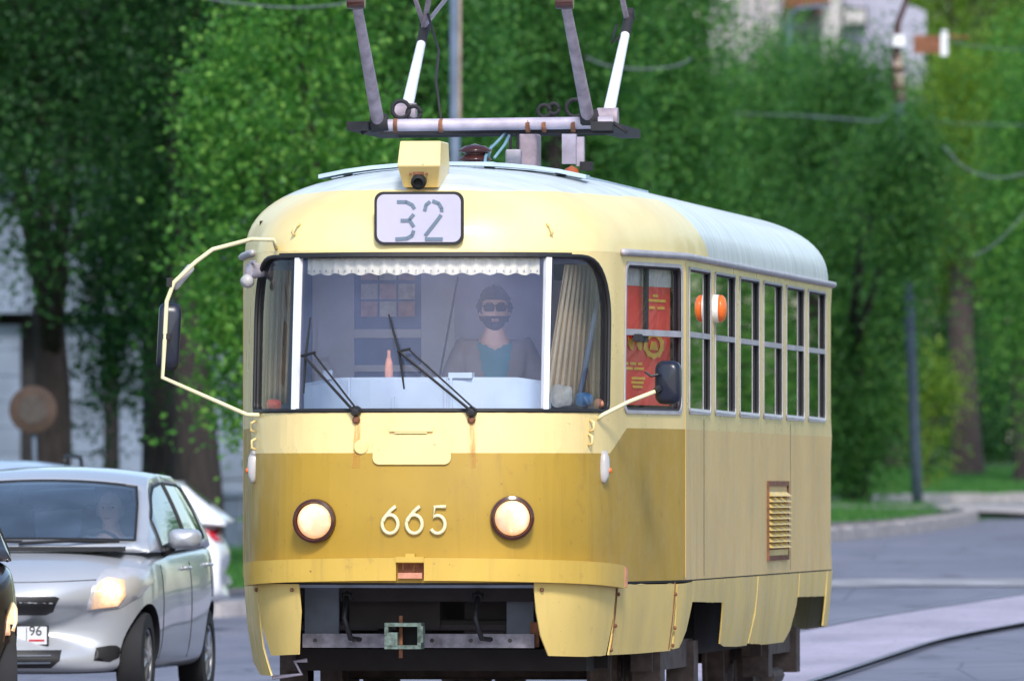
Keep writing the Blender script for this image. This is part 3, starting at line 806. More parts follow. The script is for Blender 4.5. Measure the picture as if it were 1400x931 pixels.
# round faded sign
bs = at(45, 560, 146); gz = zg(bs.x, 146)
sg_ = empty('road_sign', (bs.x, 146, gz), 0, 'round faded brown traffic sign in front of the far left trunk', 'sign')
c = bs - Vector((bs.x, 146, gz))
b = MB(); b.tube([(.0, .06, -.2), (.03, .06, 1.), (0, .05, c.z + .2)], .03, 8); b.build('post', M['pole'], sg_, smooth=True)
M['signrim'] = simple('faded_shadowed_rim', (.065, .040, .030), .8, var=.25); M['signface'] = simple('faded_shadowed_face', (.065, .055, .05), .8, var=.3, scale=12)  # faded colours, darkened further for the shadow on the sign
MB().lathe([(.001, .0), (.29, 0), (.29, .02), (.275, .028), (.001, .024)], c, (0, -1, 0), 36).build('disc', M['signrim'], sg_, smooth=True, angle=35)
MB().lathe([(.17, .024), (.17, .032), (.001, .032)], c, (0, -1, 0), 30).build('face', M['signface'], sg_, smooth=True, angle=35)
# ------------------------------------------------------------------ the tram
TL = 14.0
tram = empty('tram', (X0, Y0, 0), -TH, 'cream and ochre single tram with route number 32 above its wide windscreen', 'tram')
_ct, _st = math.cos(TH), math.sin(TH)
def tworld(p): return Vector((X0 + p[0] * _ct + p[1] * _st, Y0 - p[0] * _st + p[1] * _ct, p[2]))
_ctrl = [(-.25, .012), (0, 0), (.25, .012), (.50, .07), (.72, .20), (.88, .41), (.97, .66), (1.03, .98), (1.08, 1.30)]
def _cr(p0, p1, p2, p3, t):
    return tuple(.5 * ((2 * b) + (-a + c) * t + (2 * a - 5 * b + 4 * c - d) * t * t + (-a + 3 * b - 3 * c + d) * t ** 3) for a, b, c, d in zip(p0, p1, p2, p3))
_pl = []
for i in range(1, len(_ctrl) - 2):
    for k in range(14): _pl.append(_cr(*_ctrl[i - 1:i + 3], k / 14))
_pl.append(_ctrl[-2])
_pl += [(1.03 + (.22) * k / 10, .98 + 1.32 * k / 10) for k in range(1, 11)]
_pl += [(1.25, v) for v in np.linspace(2.5, 7.0, 12)]
_half = _pl + [(u, TL - v) for u, v in _pl[::-1][1:]]
_S = [0.]
for a, c in zip(_half[:-1], _half[1:]): _S.append(_S[-1] + math.hypot(c[0] - a[0], c[1] - a[1]))
_S = np.array(_S); _HU = np.array([p[0] for p in _half]); _HV = np.array([p[1] for p in _half]); SMAX = float(_S[-1])
def plan(s):
    a = min(abs(s), SMAX); return (math.copysign(1, s) * float(np.interp(a, _S, _HU)), float(np.interp(a, _S, _HV)))
def planN(s):
    e = .03; a = plan(s - e); c = plan(s + e)
    if abs(s) + e > SMAX: return (0, 1)
    t = (c[0] - a[0], c[1] - a[1]); L = math.hypot(*t) or 1; return (t[1] / L, -t[0] / L)
def s_of_v(v): return float(np.interp(v, _HV[:len(_HV) // 2 + 60], _S[:len(_HV) // 2 + 60]))
def LEAN(w):
    if w < 1.2: return .0
    return .25 * ((w - 1.2) / 1.5) ** 1.3
WR, HR = 2.665, .485
def MP(s, w, off=0.):
    u, v = plan(s); nx_, ny_ = planN(s)
    if w > WR:
        pw = 2.55 - .65 * smooth(1 - v / 2.3) - .4 * smooth(1 - (TL - v) / 2.3)
        sp = min(1., (w - WR) / HR); c = max(0, 1 - sp ** pw) ** (1 / pw)
    else: c = 1.
    u2 = u * c
    e1 = max(0., 1 - v / 2.3); e2 = max(0., 1 - (TL - v) / 2.3)
    g = (1 - c) ** 1.5 * 1.0
    v2 = v + (LEAN(w) + g) * smooth(e1) - (LEAN(w) + g) * smooth(e2)
    tuck = 0.
    if w < .86: tuck = .035 * ((.86 - w) / .4) ** 1.6
    k = off - tuck
    return Vector((u2 + nx_ * k, v2 + ny_ * k, w + (off * .6 * (1 - c) if w > WR else 0)))
def SW(px, py, lo=-1.45, hi=13.5, off=0.):
    # the (s, w) on the tram's skin that lies at this pixel of the photograph
    w = 1.8
    for _ in range(25):
        a, c = lo, hi
        for _k in range(40):
            m = (a + c) / 2
            if proj(tworld(MP(m, w, off)))[0] < px: a = m
            else: c = m
        p = tworld(MP(a, w, off)); w += ((HZ - py) / F * p.y + CAMZ - p.z)
    return a, w
SB = s_of_v(2.3)
W_SEAM, W_WIN0, W_WIN1, W_BAR = .856, 1.79, 2.615, 2.235

# --- openings in the skin
s_l = SW(352, 480, -1.6, 0)[0]; s_r = SW(840, 480, .3, 2)[0]
se = (s_r - s_l) / 2
WS = rrect(-se, 1.79, se, 2.635, (.05, .05, .36, .36), 10)
holes = [WS]
cab_px = (SW(855, 450)[0], SW(931, 450)[0])
CABW = rrect(cab_px[0], 1.80, cab_px[1], 2.60, .06, 5)
side_w = []
for k in range(6):
    v0 = 2.50 + 1.49 * k; side_w.append(rrect(s_of_v(v0) + .0, 1.80, s_of_v(v0) + 1.20, 2.60, .035, 4))
for wn_ in [CABW] + side_w:
    holes.append(wn_)
    if wn_ is not CABW: holes.append([(-x, y) for x, y in wn_[::-1]])
REARW = [rrect(SMAX - .85 - .0, 1.80, SMAX - .02, 2.55, .05, 4), [(-x, y) for x, y in rrect(SMAX - .85, 1.80, SMAX - .02, 2.55, .05, 4)[::-1]]]
holes += REARW
sj = SW(834, 610)[0]; sj2 = SW(857, 588)[0]
zone = [(-SMAX, 1.70), (-sj2, 1.70), (-sj, 1.56), (sj, 1.56), (sj2, 1.70), (SMAX, 1.70)]
gx = list(np.arange(-1.5, 1.5, .06)) + [q for a in (1, -1) for q in list(a * np.arange(1.56, 2.7, .12)) + list(a * np.arange(2.9, SMAX - 2.7, .3)) + list(a * np.arange(SMAX - 2.6, SMAX, .1))]
gy = np.arange(W_SEAM, WR, .075)
lines = [zone[:]]
lines[0] = [(-SMAX + .0001, 1.70)] + zone[1:-1] + [(SMAX - .0001, 1.70)]
for sg in (1, -1): lines.append([(sg * SB, W_SEAM + .001), (sg * SB, WR - .001)])
v2, f2, c2 = cdt([(-SMAX, W_SEAM), (SMAX, W_SEAM), (SMAX, WR), (-SMAX, WR)], holes, gx, gy, lines, .09)
b = MB()
zw = np.interp(c2[:, 0], [p[0] for p in zone], [p[1] for p in zone])
b.add([MP(s, w) for s, w in v2], [f[::-1] if False else f for f in f2])
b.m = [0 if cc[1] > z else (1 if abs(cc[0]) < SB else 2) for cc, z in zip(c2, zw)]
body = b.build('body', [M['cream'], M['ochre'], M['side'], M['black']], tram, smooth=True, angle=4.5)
bm = bmesh.new(); bm.from_mesh(body.data); bmesh.ops.recalc_face_normals(bm, faces=bm.faces)
_f = max(bm.faces, key=lambda f: f.calc_center_median().x)
if _f.normal.x < 0: bmesh.ops.reverse_faces(bm, faces=bm.faces)
bm.to_mesh(body.data); bm.free()
sol = body.modifiers.new('thickness', 'SOLIDIFY'); sol.thickness = .045; sol.offset = -1; sol.material_offset = 3; sol.material_offset_rim = 3
esp = body.modifiers.new('edges', 'EDGE_SPLIT'); esp.split_angle = R(40)
# inner lining comes from the third slot (clamped)
# --- roof
def prange(a, c, n): return list(np.linspace(a, c, n))
ss = sorted(set([round(x, 4) for x in prange(-SMAX, -SMAX + 2.4, 26) + prange(-SMAX + 2.6, -2.7, 16) + prange(-2.5, 2.5, 61) + prange(2.7, SMAX - 2.6, 16) + prange(SMAX - 2.4, SMAX, 26)]))
b = MB(); rows = 20
for j in range(rows + 1):
    w = WR + HR * math.sin(R(90) * j / rows) ** .85 - 1e-5 * (j == rows)
    b.v += [tuple(MP(s, w)) for s in ss]
n = len(ss)
for j in range(rows):
    for i in range(n - 1):
        b.f.append((j * n + i, j * n + i + 1, (j + 1) * n + i + 1, (j + 1) * n + i)); b.m.append(0)
roof = fixn(b.build('roof', M['roof'], tram, smooth=True))

def spath(pts, off): return [MP(s, w, off) for s, w in pts]
def loop_tube(poly, off, r, name, mat, parent, seg=6, step=.06):
    p = densify(poly, step); p.append(p[0]); b = MB(); b.tube(spath(p, off), r, seg, cap=False); return b.build(name, mat, parent, smooth=True)
def ring(poly, inset, off, t, name, mat, parent, out=0.):
    # a flat frame that follows the skin, between poly grown by `out` and shrunk by `inset`
    p = densify(poly, .08); cx = sum(q[0] for q in p) / len(p); cy = sum(q[1] for q in p) / len(p)
    hx = max(q[0] for q in p) - cx; hy = max(q[1] for q in p) - cy
    def sc(q, d): return (cx + (q[0] - cx) * (hx + d) / hx, cy + (q[1] - cy) * (hy + d) / hy)
    A = [sc(q, out) for q in p]; B = [sc(q, -inset) for q in p]; n = len(p); b = MB()
    vs = [MP(*q, off) for q in A] + [MP(*q, off) for q in B] + [MP(*q, off + t) for q in A] + [MP(*q, off + t) for q in B]
    fs = []
    for i in range(n):
        j = (i + 1) % n
        fs += [(i, j, n + j, n + i), (2 * n + i, 3 * n + i, 3 * n + j, 2 * n + j), (i, 2 * n + i, 2 * n + j, j), (n + i, n + j, 3 * n + j, 3 * n + i)]
    b.add(vs, fs); return b.build(name, mat, parent)
def pane(poly, off, name, mat, parent, step=.08):
    v, f, c = cdt(poly, step=step); b = MB(); b.add([MP(s, w, off) for s, w in v], f); return b.build(name, mat, parent, smooth=True)
def bar(s0, w0, s1, w1, wd, off, t, mb, m=0, n=8):
    # a strip on the skin from (s0,w0) to (s1,w1)
    L = math.hypot(s1 - s0, w1 - w0); dx, dy = -(w1 - w0) / L * wd / 2, (s1 - s0) / L * wd / 2
    A = [(s0 + (s1 - s0) * k / n, w0 + (w1 - w0) * k / n) for k in range(n + 1)]
    vs = []
    for (s, w) in A:
        for q in (1, -1):
            for o_ in (off, off + t): vs.append(MP(s + dx * q, w + dy * q, o_))
    fs = [(0, 1, 3, 2), (4 * n, 4 * n + 2, 4 * n + 3, 4 * n + 1)]
    for k in range(n):
        a = 4 * k; c = a + 4
        fs += [(a, c, c + 1, a + 1), (a + 2, a + 3, c + 3, c + 2), (a + 1, c + 1, c + 3, a + 3), (a, a + 2, c + 2, c)]
    return mb.add(vs, fs, m)

# --- windscreen: three panes, two white pillars, black gasket
sp_l = SW(402, 470, -1.6, 0)[0]; sp_r = SW(746, 460, .2, 2)[0]; spm = (sp_r - sp_l) / 2
def clip_poly(poly, a, c):
    P = densify(poly, .03)
    out = [(min(max(s, a), c), w) for s, w in P if True]
    q = []
    for p_ in out:
        if not q or abs(p_[0] - q[-1][0]) + abs(p_[1] - q[-1][1]) > 1e-3: q.append(p_)
    # drop runs that collapse on the clip line except their ends
    r_ = []
    for i, p_ in enumerate(q):
        pr, nx2 = q[i - 1], q[(i + 1) % len(q)]
        if abs(p_[0] - a) < 1e-9 and abs(pr[0] - a) < 1e-9 and abs(nx2[0] - a) < 1e-9: continue
        if abs(p_[0] - c) < 1e-9 and abs(pr[0] - c) < 1e-9 and abs(nx2[0] - c) < 1e-9: continue
        r_.append(p_)
    return r_
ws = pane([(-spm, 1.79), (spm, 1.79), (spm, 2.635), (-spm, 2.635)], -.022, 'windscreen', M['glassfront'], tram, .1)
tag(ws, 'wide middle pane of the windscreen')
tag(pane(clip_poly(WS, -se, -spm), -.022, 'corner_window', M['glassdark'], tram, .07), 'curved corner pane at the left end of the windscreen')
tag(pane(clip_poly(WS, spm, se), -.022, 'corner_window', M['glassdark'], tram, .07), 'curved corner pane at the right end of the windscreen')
for sg in (-1, 1):
    b = MB(); bar(sg * spm, 1.795, sg * spm, 2.63, .034, -.03, .035, b); b.build('windscreen_pillar', M['white'], tram)
loop_tube(WS, -.002, .0125, 'windscreen_gasket', M['black'], tram)
b = MB(); bar(-se * .66, 2.642, se * .66, 2.642, .024, .0, .010, b, n=24); b.build('upper_gasket_lip', M['black'], tram)

# --- side and cab windows
def side_window(poly, s0, s1, first, mirror):
    sg = -1 if mirror else 1
    P = [(sg * x, y) for x, y in poly] if not mirror else [(-x, y) for x, y in poly[::-1]]
    fr = ring(P, .0, .0015, .006, 'side_window', M['alu'], tram, out=.013)
    fr2 = loop_tube(P, -.010, .010, 'gasket', M['black'], fr, 5, .12)
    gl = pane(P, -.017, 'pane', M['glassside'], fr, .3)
    b = MB(); bar(sg * s0, W_BAR, sg * s1, W_BAR, .030, -.016, .018, b); b.build('transom', M['alu'], fr)
    b = MB(); bar(sg * (s0 + .01), 1.812, sg * (s1 - .01), 1.808, .016, -.012, .016, b); b.build('sill', M['white'], fr)
    return fr
for mir in (False, True):
    for k, P in enumerate(side_w):
        s0 = min(q[0] for q in P); s1 = max(q[0] for q in P)
        side_window(P, s0, s1, k, mir)
for sg, P in ((1, CABW),):
    fr = ring(P, .0, .0015, .006, 'cab_window', M['alu'], tram, out=.02)
    if sg > 0: tag(fr, 'cab side window with a red poster behind its lower pane')
    loop_tube(P, -.012, .014, 'gasket', M['black'], fr, 5, .1)
    pane(P, -.02, 'pane', M['glasscab'], fr, .2)
    b = MB(); bar(sg * cab_px[0], W_BAR - .005, sg * cab_px[1], W_BAR - .005, .034, -.028, .034, b); b.build('transom', M['alu'], fr)
    mids = cab_px[0] + (cab_px[1] - cab_px[0]) * .46
    b = MB(); bar(sg * mids, W_BAR, sg * mids, 2.59, .05, -.04, .02, b); b.build('sash_post', M['dark'], fr)
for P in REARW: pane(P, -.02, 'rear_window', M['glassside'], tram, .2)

# --- rain gutter
b = MB(); s0 = SW(848, 345)[0]
gut = [(s, 2.668) for s in np.arange(s0, SMAX - 1.1, .12)]
b.tube(spath(gut, .012), .020, 6); b.build('rain_gutter', M['alu'], tram, smooth=True)
b = MB(); b.tube([MP(-s, w, .012) for s, w in gut], .020, 6); b.build('rain_gutter', M['alu'], tram, smooth=True)

# --- vertical panel joints, horizontal seam, top seam
b = MB()
for sg in (1, -1):
    for s in (s_of_v(3.35), s_of_v(8.75)): bar(sg * s, .87, sg * s, 1.76, .006, -.001, .003, b)
b.build('panel_joint', M['dark'], tram)
b = MB()
pts = [(s, W_SEAM - .004) for s in np.arange(-SMAX + .02, SMAX, .12)]
b.tube(spath(pts, -.012), .011, 4); b.build('seam_strip', M['dark'], tram)
# corner post strip where the nose meets the side
for sg in (1, -1):
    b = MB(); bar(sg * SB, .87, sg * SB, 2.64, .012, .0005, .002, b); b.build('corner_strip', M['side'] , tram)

# --- skirt panels
def skirt(pts_px, name='skirt_panel', lbl=None, lo=-1.6, hi=13.5, raw=None):
    P = raw if raw else [SW(x, y, lo, hi) for x, y in pts_px]
    v, f, c = cdt(P, step=.1); b = MB(); b.add([MP(s, w, -.004) for s, w in v], f)
    o = fixn(b.build(name, M['skirt'], tram, smooth=True)); m = o.modifiers.new('thickness', 'SOLIDIFY'); m.thickness = .010; m.offset = 0
    m = o.modifiers.new('edges', 'EDGE_SPLIT'); m.split_angle = R(40)
    if lbl: o['label'] = lbl
    return o
sk1 = [(730, 796), (733, 835), (739, 868), (750, 896), (790, 897), (828, 895), (838, 845), (842, 798)]
skirt(sk1, lbl='broad curved skirt panel under the right end of the bumper')
skirt([(844.5, 799), (840, 850), (832, 895), (870, 893), (916, 889), (921, 850), (924, 798)])
skirt([(926, 798), (924, 850), (919, 887), (928, 885), (938, 862), (946, 825), (948, 795)])
W = lambda px, py: SW(px, py)[1]
def sv(v): return s_of_v(v)
A_top = W_SEAM - .008
def side_panels(sg):
    def q(l): return [(sg * s, w) for s, w in l]
    skirt(None, raw=q([(sv(2.74), A_top), (sv(2.74), .73), (sv(4.55), .71), (sv(4.55), A_top)]))
    skirt(None, raw=q([(sv(4.57), A_top), (sv(4.60), .62), (sv(4.64), .47), (sv(4.95), .45), (sv(5.7), .44), (sv(6.30), .44), (sv(6.5), .6), (sv(6.6), .74), (sv(6.62), A_top)]))
    skirt(None, raw=q([(sv(6.66), A_top), (sv(6.62), .62), (sv(6.40), .45), (sv(7.5), .43), (sv(8.7), .43), (sv(9.05), .5), (sv(9.3), .66), (sv(9.36), A_top)]))
    skirt(None, raw=q([(sv(9.39), A_top), (sv(9.39), .70), (sv(11.2), .69), (sv(11.3), A_top)]))
    skirt(None, raw=q([(sv(11.34), A_top), (sv(11.34), .50), (SMAX - .9, .45), (SMAX - .3, .46), (SMAX - .2, A_top)]))
side_panels(1); side_panels(-1)
sl = SW(408, 800, -1.6, 0)[0]
skirt(None, raw=[(sl, A_top), (sl + .01, .70), (sl - .03, .465), (-1.0, .455), (-1.10, .62), (-1.135, A_top)], lbl='curved skirt panel under the left end of the bumper')
skirt(None, raw=[(-1.15, A_top), (-1.14, .5), (-1.05, .345), (-1.6, .345), (-2.55, .40), (-2.75, .6), (-2.8, A_top)])

for px, py in ((844, 812), (840, 855), (834, 888), (922, 812), (921, 858), (918, 882), (846, 792), (740, 806), (400, 806), (352, 806)):
    s, w = SW(px, py); MB().lathe([(.011, -.004), (.011, .006), (.005, .010), (.001, .011)], MP(s, w, .006), (planN(s)[0], planN(s)[1], 0), 8).build('bolt', M['rust'], tram)
for s_, w_ in (SW(843.5, 800), SW(922.5, 800)):
    b = MB(); bar(s_, .845, s_ - .02, .47, .008, -.002, .007, b); b.build('rusty_seam', M['rust'], tram)
# --- bumper strip with the socket notch in its middle
def strip(s0, s1, w0, w1, off, t, name, mat, sag=.0, n=30):
    b = MB(); vs = []
    for k in range(n + 1):
        s = s0 + (s1 - s0) * k / n; d = sag * (s / 1.2) ** 2
        for (w, o_) in ((w0 - d, off), (w1 - d, off), (w1 - d, off + t), (w0 - d, off + t)): vs.append(MP(s, w, o_))
    fs = [(0, 1, 2, 3), (4 * n + 3, 4 * n + 2, 4 * n + 1, 4 * n)]
    for k in range(n):
        for q in range(4): fs.append((4 * k + q, 4 * k + 4 + q, 4 * k + 4 + (q + 1) % 4, 4 * k + (q + 1) % 4))
    b.add(vs, fs); return fixn(b.build(name, mat, tram, smooth=False))
sb = SW(846, 782)[0]
nl, nr = SW(543, 780)[0], SW(581, 780)[0]
strip(-1.32, nl, .868, .992, .004, .045, 'bumper_strip', M['bumper'], .03)
strip(nr, sb - .05, .868, .992, .004, .045, 'bumper_strip', M['bumper'], .03)
M['pink'] = simple('faded_red_primer', (.60, .26, .16), .8, var=.2, scale=20)
strip(sb - .048, sb, .875, .985, .004, .047, 'bumper_end', M['pink'], .03, 3)
b = MB(); bar(nl, .982, nr, .982, .03, .0, .06, b, n=4); bar(nl + .005, .92, nr - .005, .92, .08, -.03, .03, b, 1, n=4)
b.box(MP((nl + nr) / 2, .895, .02), (.13, .05, .03), 2); b.box(MP((nl + nr) / 2, 1.0, .03), (.05, .04, .03), 0)
b.build('socket_bracket', [M['bumper'], M['rust'], M['pink']], tram)

# --- headlights
for (px, py, lb) in ((432, 712, 'left'), (700, 708, 'right')):
    s, w = SW(px, py); o = MP(s, w, 0); nx_, ny_ = planN(s); ax = Vector((nx_, ny_, .0)).lerp(Vector((0, -1, 0)), .6)
    h = MB().lathe([(.118, -.03), (.122, .02), (.118, .05), (.104, .056), (.098, .03), (.001, .03)], o, ax, 32).build('headlight', M['insul'], tram, smooth=True, angle=35)
    h['label'] = 'round lit headlight on the %s of the number 665' % lb
    MB().lathe([(.001, .031), (.096, .032), (.092, .044), (.07, .058), (.04, .066), (.001, .069)], o, ax, 32).build('lens', M['lens'], h, smooth=True)

# --- raised fleet number 665 built from bent strips
def arc(cx, cy, rx, ry, a0, a1, n=14): return [(cx + rx * math.cos(R(a0 + (a1 - a0) * k / n)), cy + ry * math.sin(R(a0 + (a1 - a0) * k / n))) for k in range(n + 1)]
def six(): return [(.80, 1.0), (.55, .86), (.30, .66), (.12, .45)] + arc(.5, .34, .42, .34, 165, 525, 26)
def five(): return [(.90, .985), (.30, .985), (.24, .60)] + arc(.45, .33, .40, .33, 118, -150, 20)
x0, x1 = 521, 612
for k, st in enumerate((six(), six(), five())):
    P = []
    for (a, c) in st:
        px = x0 + k * 33.0 + a * 25.5; py = 729 - c * 37
        P.append(SW(px, py))
    b = MB(); b.tube([MP(s, w, .012) for s, w in P], .0105, 6); o = b.build('fleet_numeral', M['numeral'], tram, smooth=True)
    o['label'] = ('first raised numeral 6', 'second raised numeral 6', 'raised numeral 5')[k]

# --- route sign
def SG(px, py): return SW(px, py)
def signfn(x, z, off):
    # local flat plate of the sign box: x,z metres from its centre
    return SC + Vector((x, 0, z)) + Vector((0, -off, 0))
_s, _w = SG(575, 299); SC = MP(0, _w, 0); SC.x = MP(_s, _w).x; SC.y = MP(0, 2.735).y - .012
b = MB(); b.plate(rrect(-.245, -.145, .245, .145, .05, 6), signfn, .022)
for k in range(1): b.box(SC + Vector((0, .125, 0)), (.40, .24, .2))
sign = b.build('route_sign', M['black'], tram)
b = MB(); b.plate(rrect(-.230, -.130, .230, .130, .042, 6), lambda x, z, o_: signfn(x, z, .0225 + o_), .003); b.build('sign_panel', M['signwhite'], sign)
def ribbon(pts, wd, fn, t, mb):
    for a, c in zip(pts[:-1], pts[1:]):
        L = math.hypot(c[0] - a[0], c[1] - a[1]) or 1e-6; dx, dy = -(c[1] - a[1]) / L * wd / 2, (c[0] - a[0]) / L * wd / 2
        ex, ey = (c[0] - a[0]) / L * wd * .12, (c[1] - a[1]) / L * wd * .12
        a_ = (a[0] - ex, a[1] - ey); c_ = (c[0] + ex, c[1] + ey)
        mb.plate([(a_[0] + dx, a_[1] + dy), (a_[0] - dx, a_[1] - dy), (c_[0] - dx, c_[1] - dy), (c_[0] + dx, c_[1] + dy)], fn, t)
def sgp(px, py): return ((px - 575) / 247., (299 - py) / 247.)
digits = {'3': [[(547, 277), (560, 277)] , arc(560, 286, 8, 8.5, -85, 20, 6), arc(560, 289, 8, 8, 55, 88, 4) , [(553, 301), (562, 301)], [(562, 299), (568, 292)], [(563, 303), (568, 310)], arc(560, 317, 8.5, 9, -20, 85, 6), [(545, 327), (559, 327)]],
          '2': [arc(594, 287, 11, 11, 180, 255, 5), arc(594, 287, 11, 11, 290, 350, 5), [(605, 293), (600, 302), (584, 323)], [(583, 327), (607, 327)]]}
digits['3'] = [[(546, 277), (558, 277), (566, 281), (569, 286)], [(568, 294), (562, 301), (568, 310)], [(551, 302), (560, 302)], [(568, 316), (566, 322), (559, 326), (544, 327)]]
digits['2'] = [[(583, 289), (585, 281), (590, 277)], [(594, 276), (602, 279), (606, 286), (606, 290)], [(605, 295), (600, 302), (584, 322)], [(584, 327), (607, 327)]]
for ch in '32':
    b = MB()
    for k, st in enumerate(digits[ch]):
        ribbon([sgp(*p) for p in st], .019, lambda x, z, o_: signfn(x, z, .0262 + o_), .003 + .0006 * k, b)
    o = b.build('route_digit', M['signink'], sign); o['label'] = 'stencilled digit ' + ch

# --- housing on top of the sign (projector box)
hb = at(576, 228, 65.96)
def tl(p):      # world -> tram local
    d = Vector((p.x - X0, p.y - Y0, 0)); return Vector((d.x * _ct - d.y * _st, d.x * _st + d.y * _ct, p.z))
h = tl(hb)
b = MB()
wt, wb = .125, .10
z1, z0, zm = at(0, 195, 66.2).z, at(0, 258, 66.2).z, at(0, 229, 66.2).z
v = []
for (z, y0, y1, hw) in ((z0, -.02, .30, .095), (zm, -.12, .32, .118), (z1, -.04, .32, .112)):
    for x, y in ((-hw, y0), (hw, y0), (hw + (.0), y1), (-hw, y1)): v.append((h.x + x, h.y + y, z))
fs = [(3, 2, 1, 0), (8, 9, 10, 11)]
for l in (0, 4):
    for q in range(4): fs.append((l + q, l + (q + 1) % 4, l + 4 + (q + 1) % 4, l + 4 + q))
b.add(v, fs)
hs = b.build('roof_lamp_box', M['cream'], tram)
mb_ = hs.modifiers.new('bevel', 'BEVEL'); mb_.width = .008; mb_.segments = 2
MB().lathe([(.001, .0), (.042, 0), (.042, .04), (.026, .045), (.022, .02), (.001, .018)], (h.x - .005, h.y - .05, (z0 + zm) / 2 - .022), (0, -1, -.3), 16).build('lamp_lens', M['black'], hs, smooth=True, angle=35)
b = MB()
for sx_ in (-1, 1): b.box((h.x - .005 + sx_ * .045, h.y - .082, (z0 + zm) / 2 + .012), (.014, .01, .014))
b.box((h.x - .005, h.y - .085, (z0 + zm) / 2 + .02), (.06, .012, .02))
b.build('lamp_bracket', M['rust'], hs)

# --- wipers
def wiper(piv, elbow, elbow2, b0, b1, lb):
    P = lambda x, y, o_: MP(*SW(x, y), o_)
    b = MB(); b.lathe([(.03, -.02), (.03, .03), (.018, .05), (.001, .052)], P(piv[0], piv[1], .0), (0, -1, 0), 12)
    o = b.build('wiper', M['black'], tram); o['label'] = lb
    b = MB(); b.tube([P(piv[0], piv[1], .045), P(elbow[0], elbow[1], .05)], .0085, 6); b.tube([P(piv[0] + 4, piv[1] - 3, .05), P(elbow2[0], elbow2[1], .055)], .006, 6)
    b.tube([P(elbow[0] - 4, elbow[1] - 1, .052), P(elbow2[0] + 3, elbow2[1], .055)], .008, 6); b.build('arm', M['black'], o)
    b = MB(); m_ = ((b0[0] + b1[0]) / 2, (b0[1] + b1[1]) / 2)
    b.tube([P(b0[0], b0[1], .012), P(elbow[0] - 2, elbow[1], .03), P(b1[0], b1[1], .012)], [.005, .009, .005], 6); b.build('blade', M['black'], o)
wiper((487, 562), (424, 488), (435, 482), (426, 434), (417, 538), 'left wiper')
wiper((645, 563), (549, 482), (560, 477), (532, 430), (553, 532), 'right wiper')
b = MB()
for px in (487, 645):
    s, w = SW(px, 574); b = MB(); b.lathe([(.022, 0), (.022, .02), (.012, .03)], MP(s, w, -.005), (0, -1, 0), 10); b.build('wiper_spindle', M['rust'], tram)
    for q_ in (0, 1):
        a0 = SW(px - 5 + 2 * q_, 640 - 16 * q_); a1 = SW(px + 7 - 2 * q_, 572)
        tag(pane([(a0[0], a0[1]), (a1[0], a0[1]), (a1[0] - .004, a1[1]), (a0[0] + .004, a1[1])], .0012 + .001 * q_, 'rust_stain', M['stain'], tram, .05))

# --- access flap, handle and filler cap below the windscreen
fs0 = SW(510, 635); fs1 = SW(617, 594)
b = MB(); P = rrect(fs0[0], fs0[1], fs1[0], fs1[1], .035, 4)
v, f, c = cdt(P, step=.06)
b.add([MP(s, w, .007) for s, w in v], f); b.m = [0 if cc[1] > 1.56 else 0 for cc in c]
fl = fixn(b.build('access_flap', M['cream'], tram, smooth=True)); q = fl.modifiers.new('t', 'SOLIDIFY'); q.thickness = .012; q.offset = 0; q = fl.modifiers.new('edges', 'EDGE_SPLIT'); q.split_angle = R(40)
b = MB(); a = SW(533, 586); c_ = SW(592, 586); bar(a[0], a[1], c_[0], c_[1], .03, .0, .016, b); bar(a[0] + .03, a[1] - .022, c_[0] - .03, c_[1] - .022, .008, .0, .022, b); b.build('vent_cowl', M['cream'], tram)
s, w = SW(494, 611); MB().lathe([(.04, -.01), (.04, .01), (.036, .014), (.001, .015)], MP(s, w, 0), (0, -1, 0), 20).build('round_cap', M['cream'], tram, smooth=True, angle=35)
for (px, py) in ((806, 582), (804, 601), (350, 583), (351, 607), (750, 314), (407, 314)):
    s, w = SW(px, py); b = MB(); b.tube([MP(s, w + .03, .004), MP(s, w + .018, .028), MP(s, w - .02, .028), MP(s, w - .03, .004)], .008, 6); b.build('hook', M['cream'], tram, smooth=True)
# small hinge on the right front corner
# --- side marker lamps low on the front corners
for sgn, px, py in ((1, 824, 638), (-1, 345, 642)):
    s, w = SW(824, 638); s *= sgn
    nx_, ny_ = planN(s)
    b = MB(); P = [(s + .036 * math.cos(a) , w + .09 * math.sin(a)) for a in np.linspace(0, 2 * math.pi, 20, endpoint=False)]
    n = len(P)
    ringv = []
    for o_, k in ((0, 1), (.02, 1), (.035, .6), (.04, .02)):
        ringv += [MP(s + (p[0] - s) * k, w + (p[1] - w) * k, o_) for p in P]
    b.add(ringv, [(r_ * n + i, r_ * n + (i + 1) % n, (r_ + 1) * n + (i + 1) % n, (r_ + 1) * n + i) for r_ in range(3) for i in range(n)])
    mk = fixn(b.build('marker_lamp', M['marker'], tram, smooth=True))
    MB().lathe([(.016, .02), (.016, .042), (.008, .047), (.001, .048)], MP(s + .015 * sgn, w - .02, 0), (nx_, ny_, 0), 12).build('amber_lens', M['orange'], mk, smooth=True)
# grey lamp high on the left corner
s = -1.22; w = 2.56; o = MP(s, w, 0)
b = MB(); b.lathe([(.03, -.02), (.04, .03), (.045, .07), (.02, .085)], o, (-.8, -.6, .0), 14); b.tube([MP(s, w + .03, 0), MP(s, w + .05, .05), MP(s + .1, w + .05, .05)], .01, 6)
hl = b.build('corner_lamp', M['greymetal'], tram, smooth=True, angle=35)
MB().lathe([(.035, .0), (.04, .02), (.03, .045), (.001, .055)], o + Vector((-.05, -.035, -.05)), (-.6, -.8, -.2), 14).build('lamp_lens', M['marker'], hl, smooth=True)
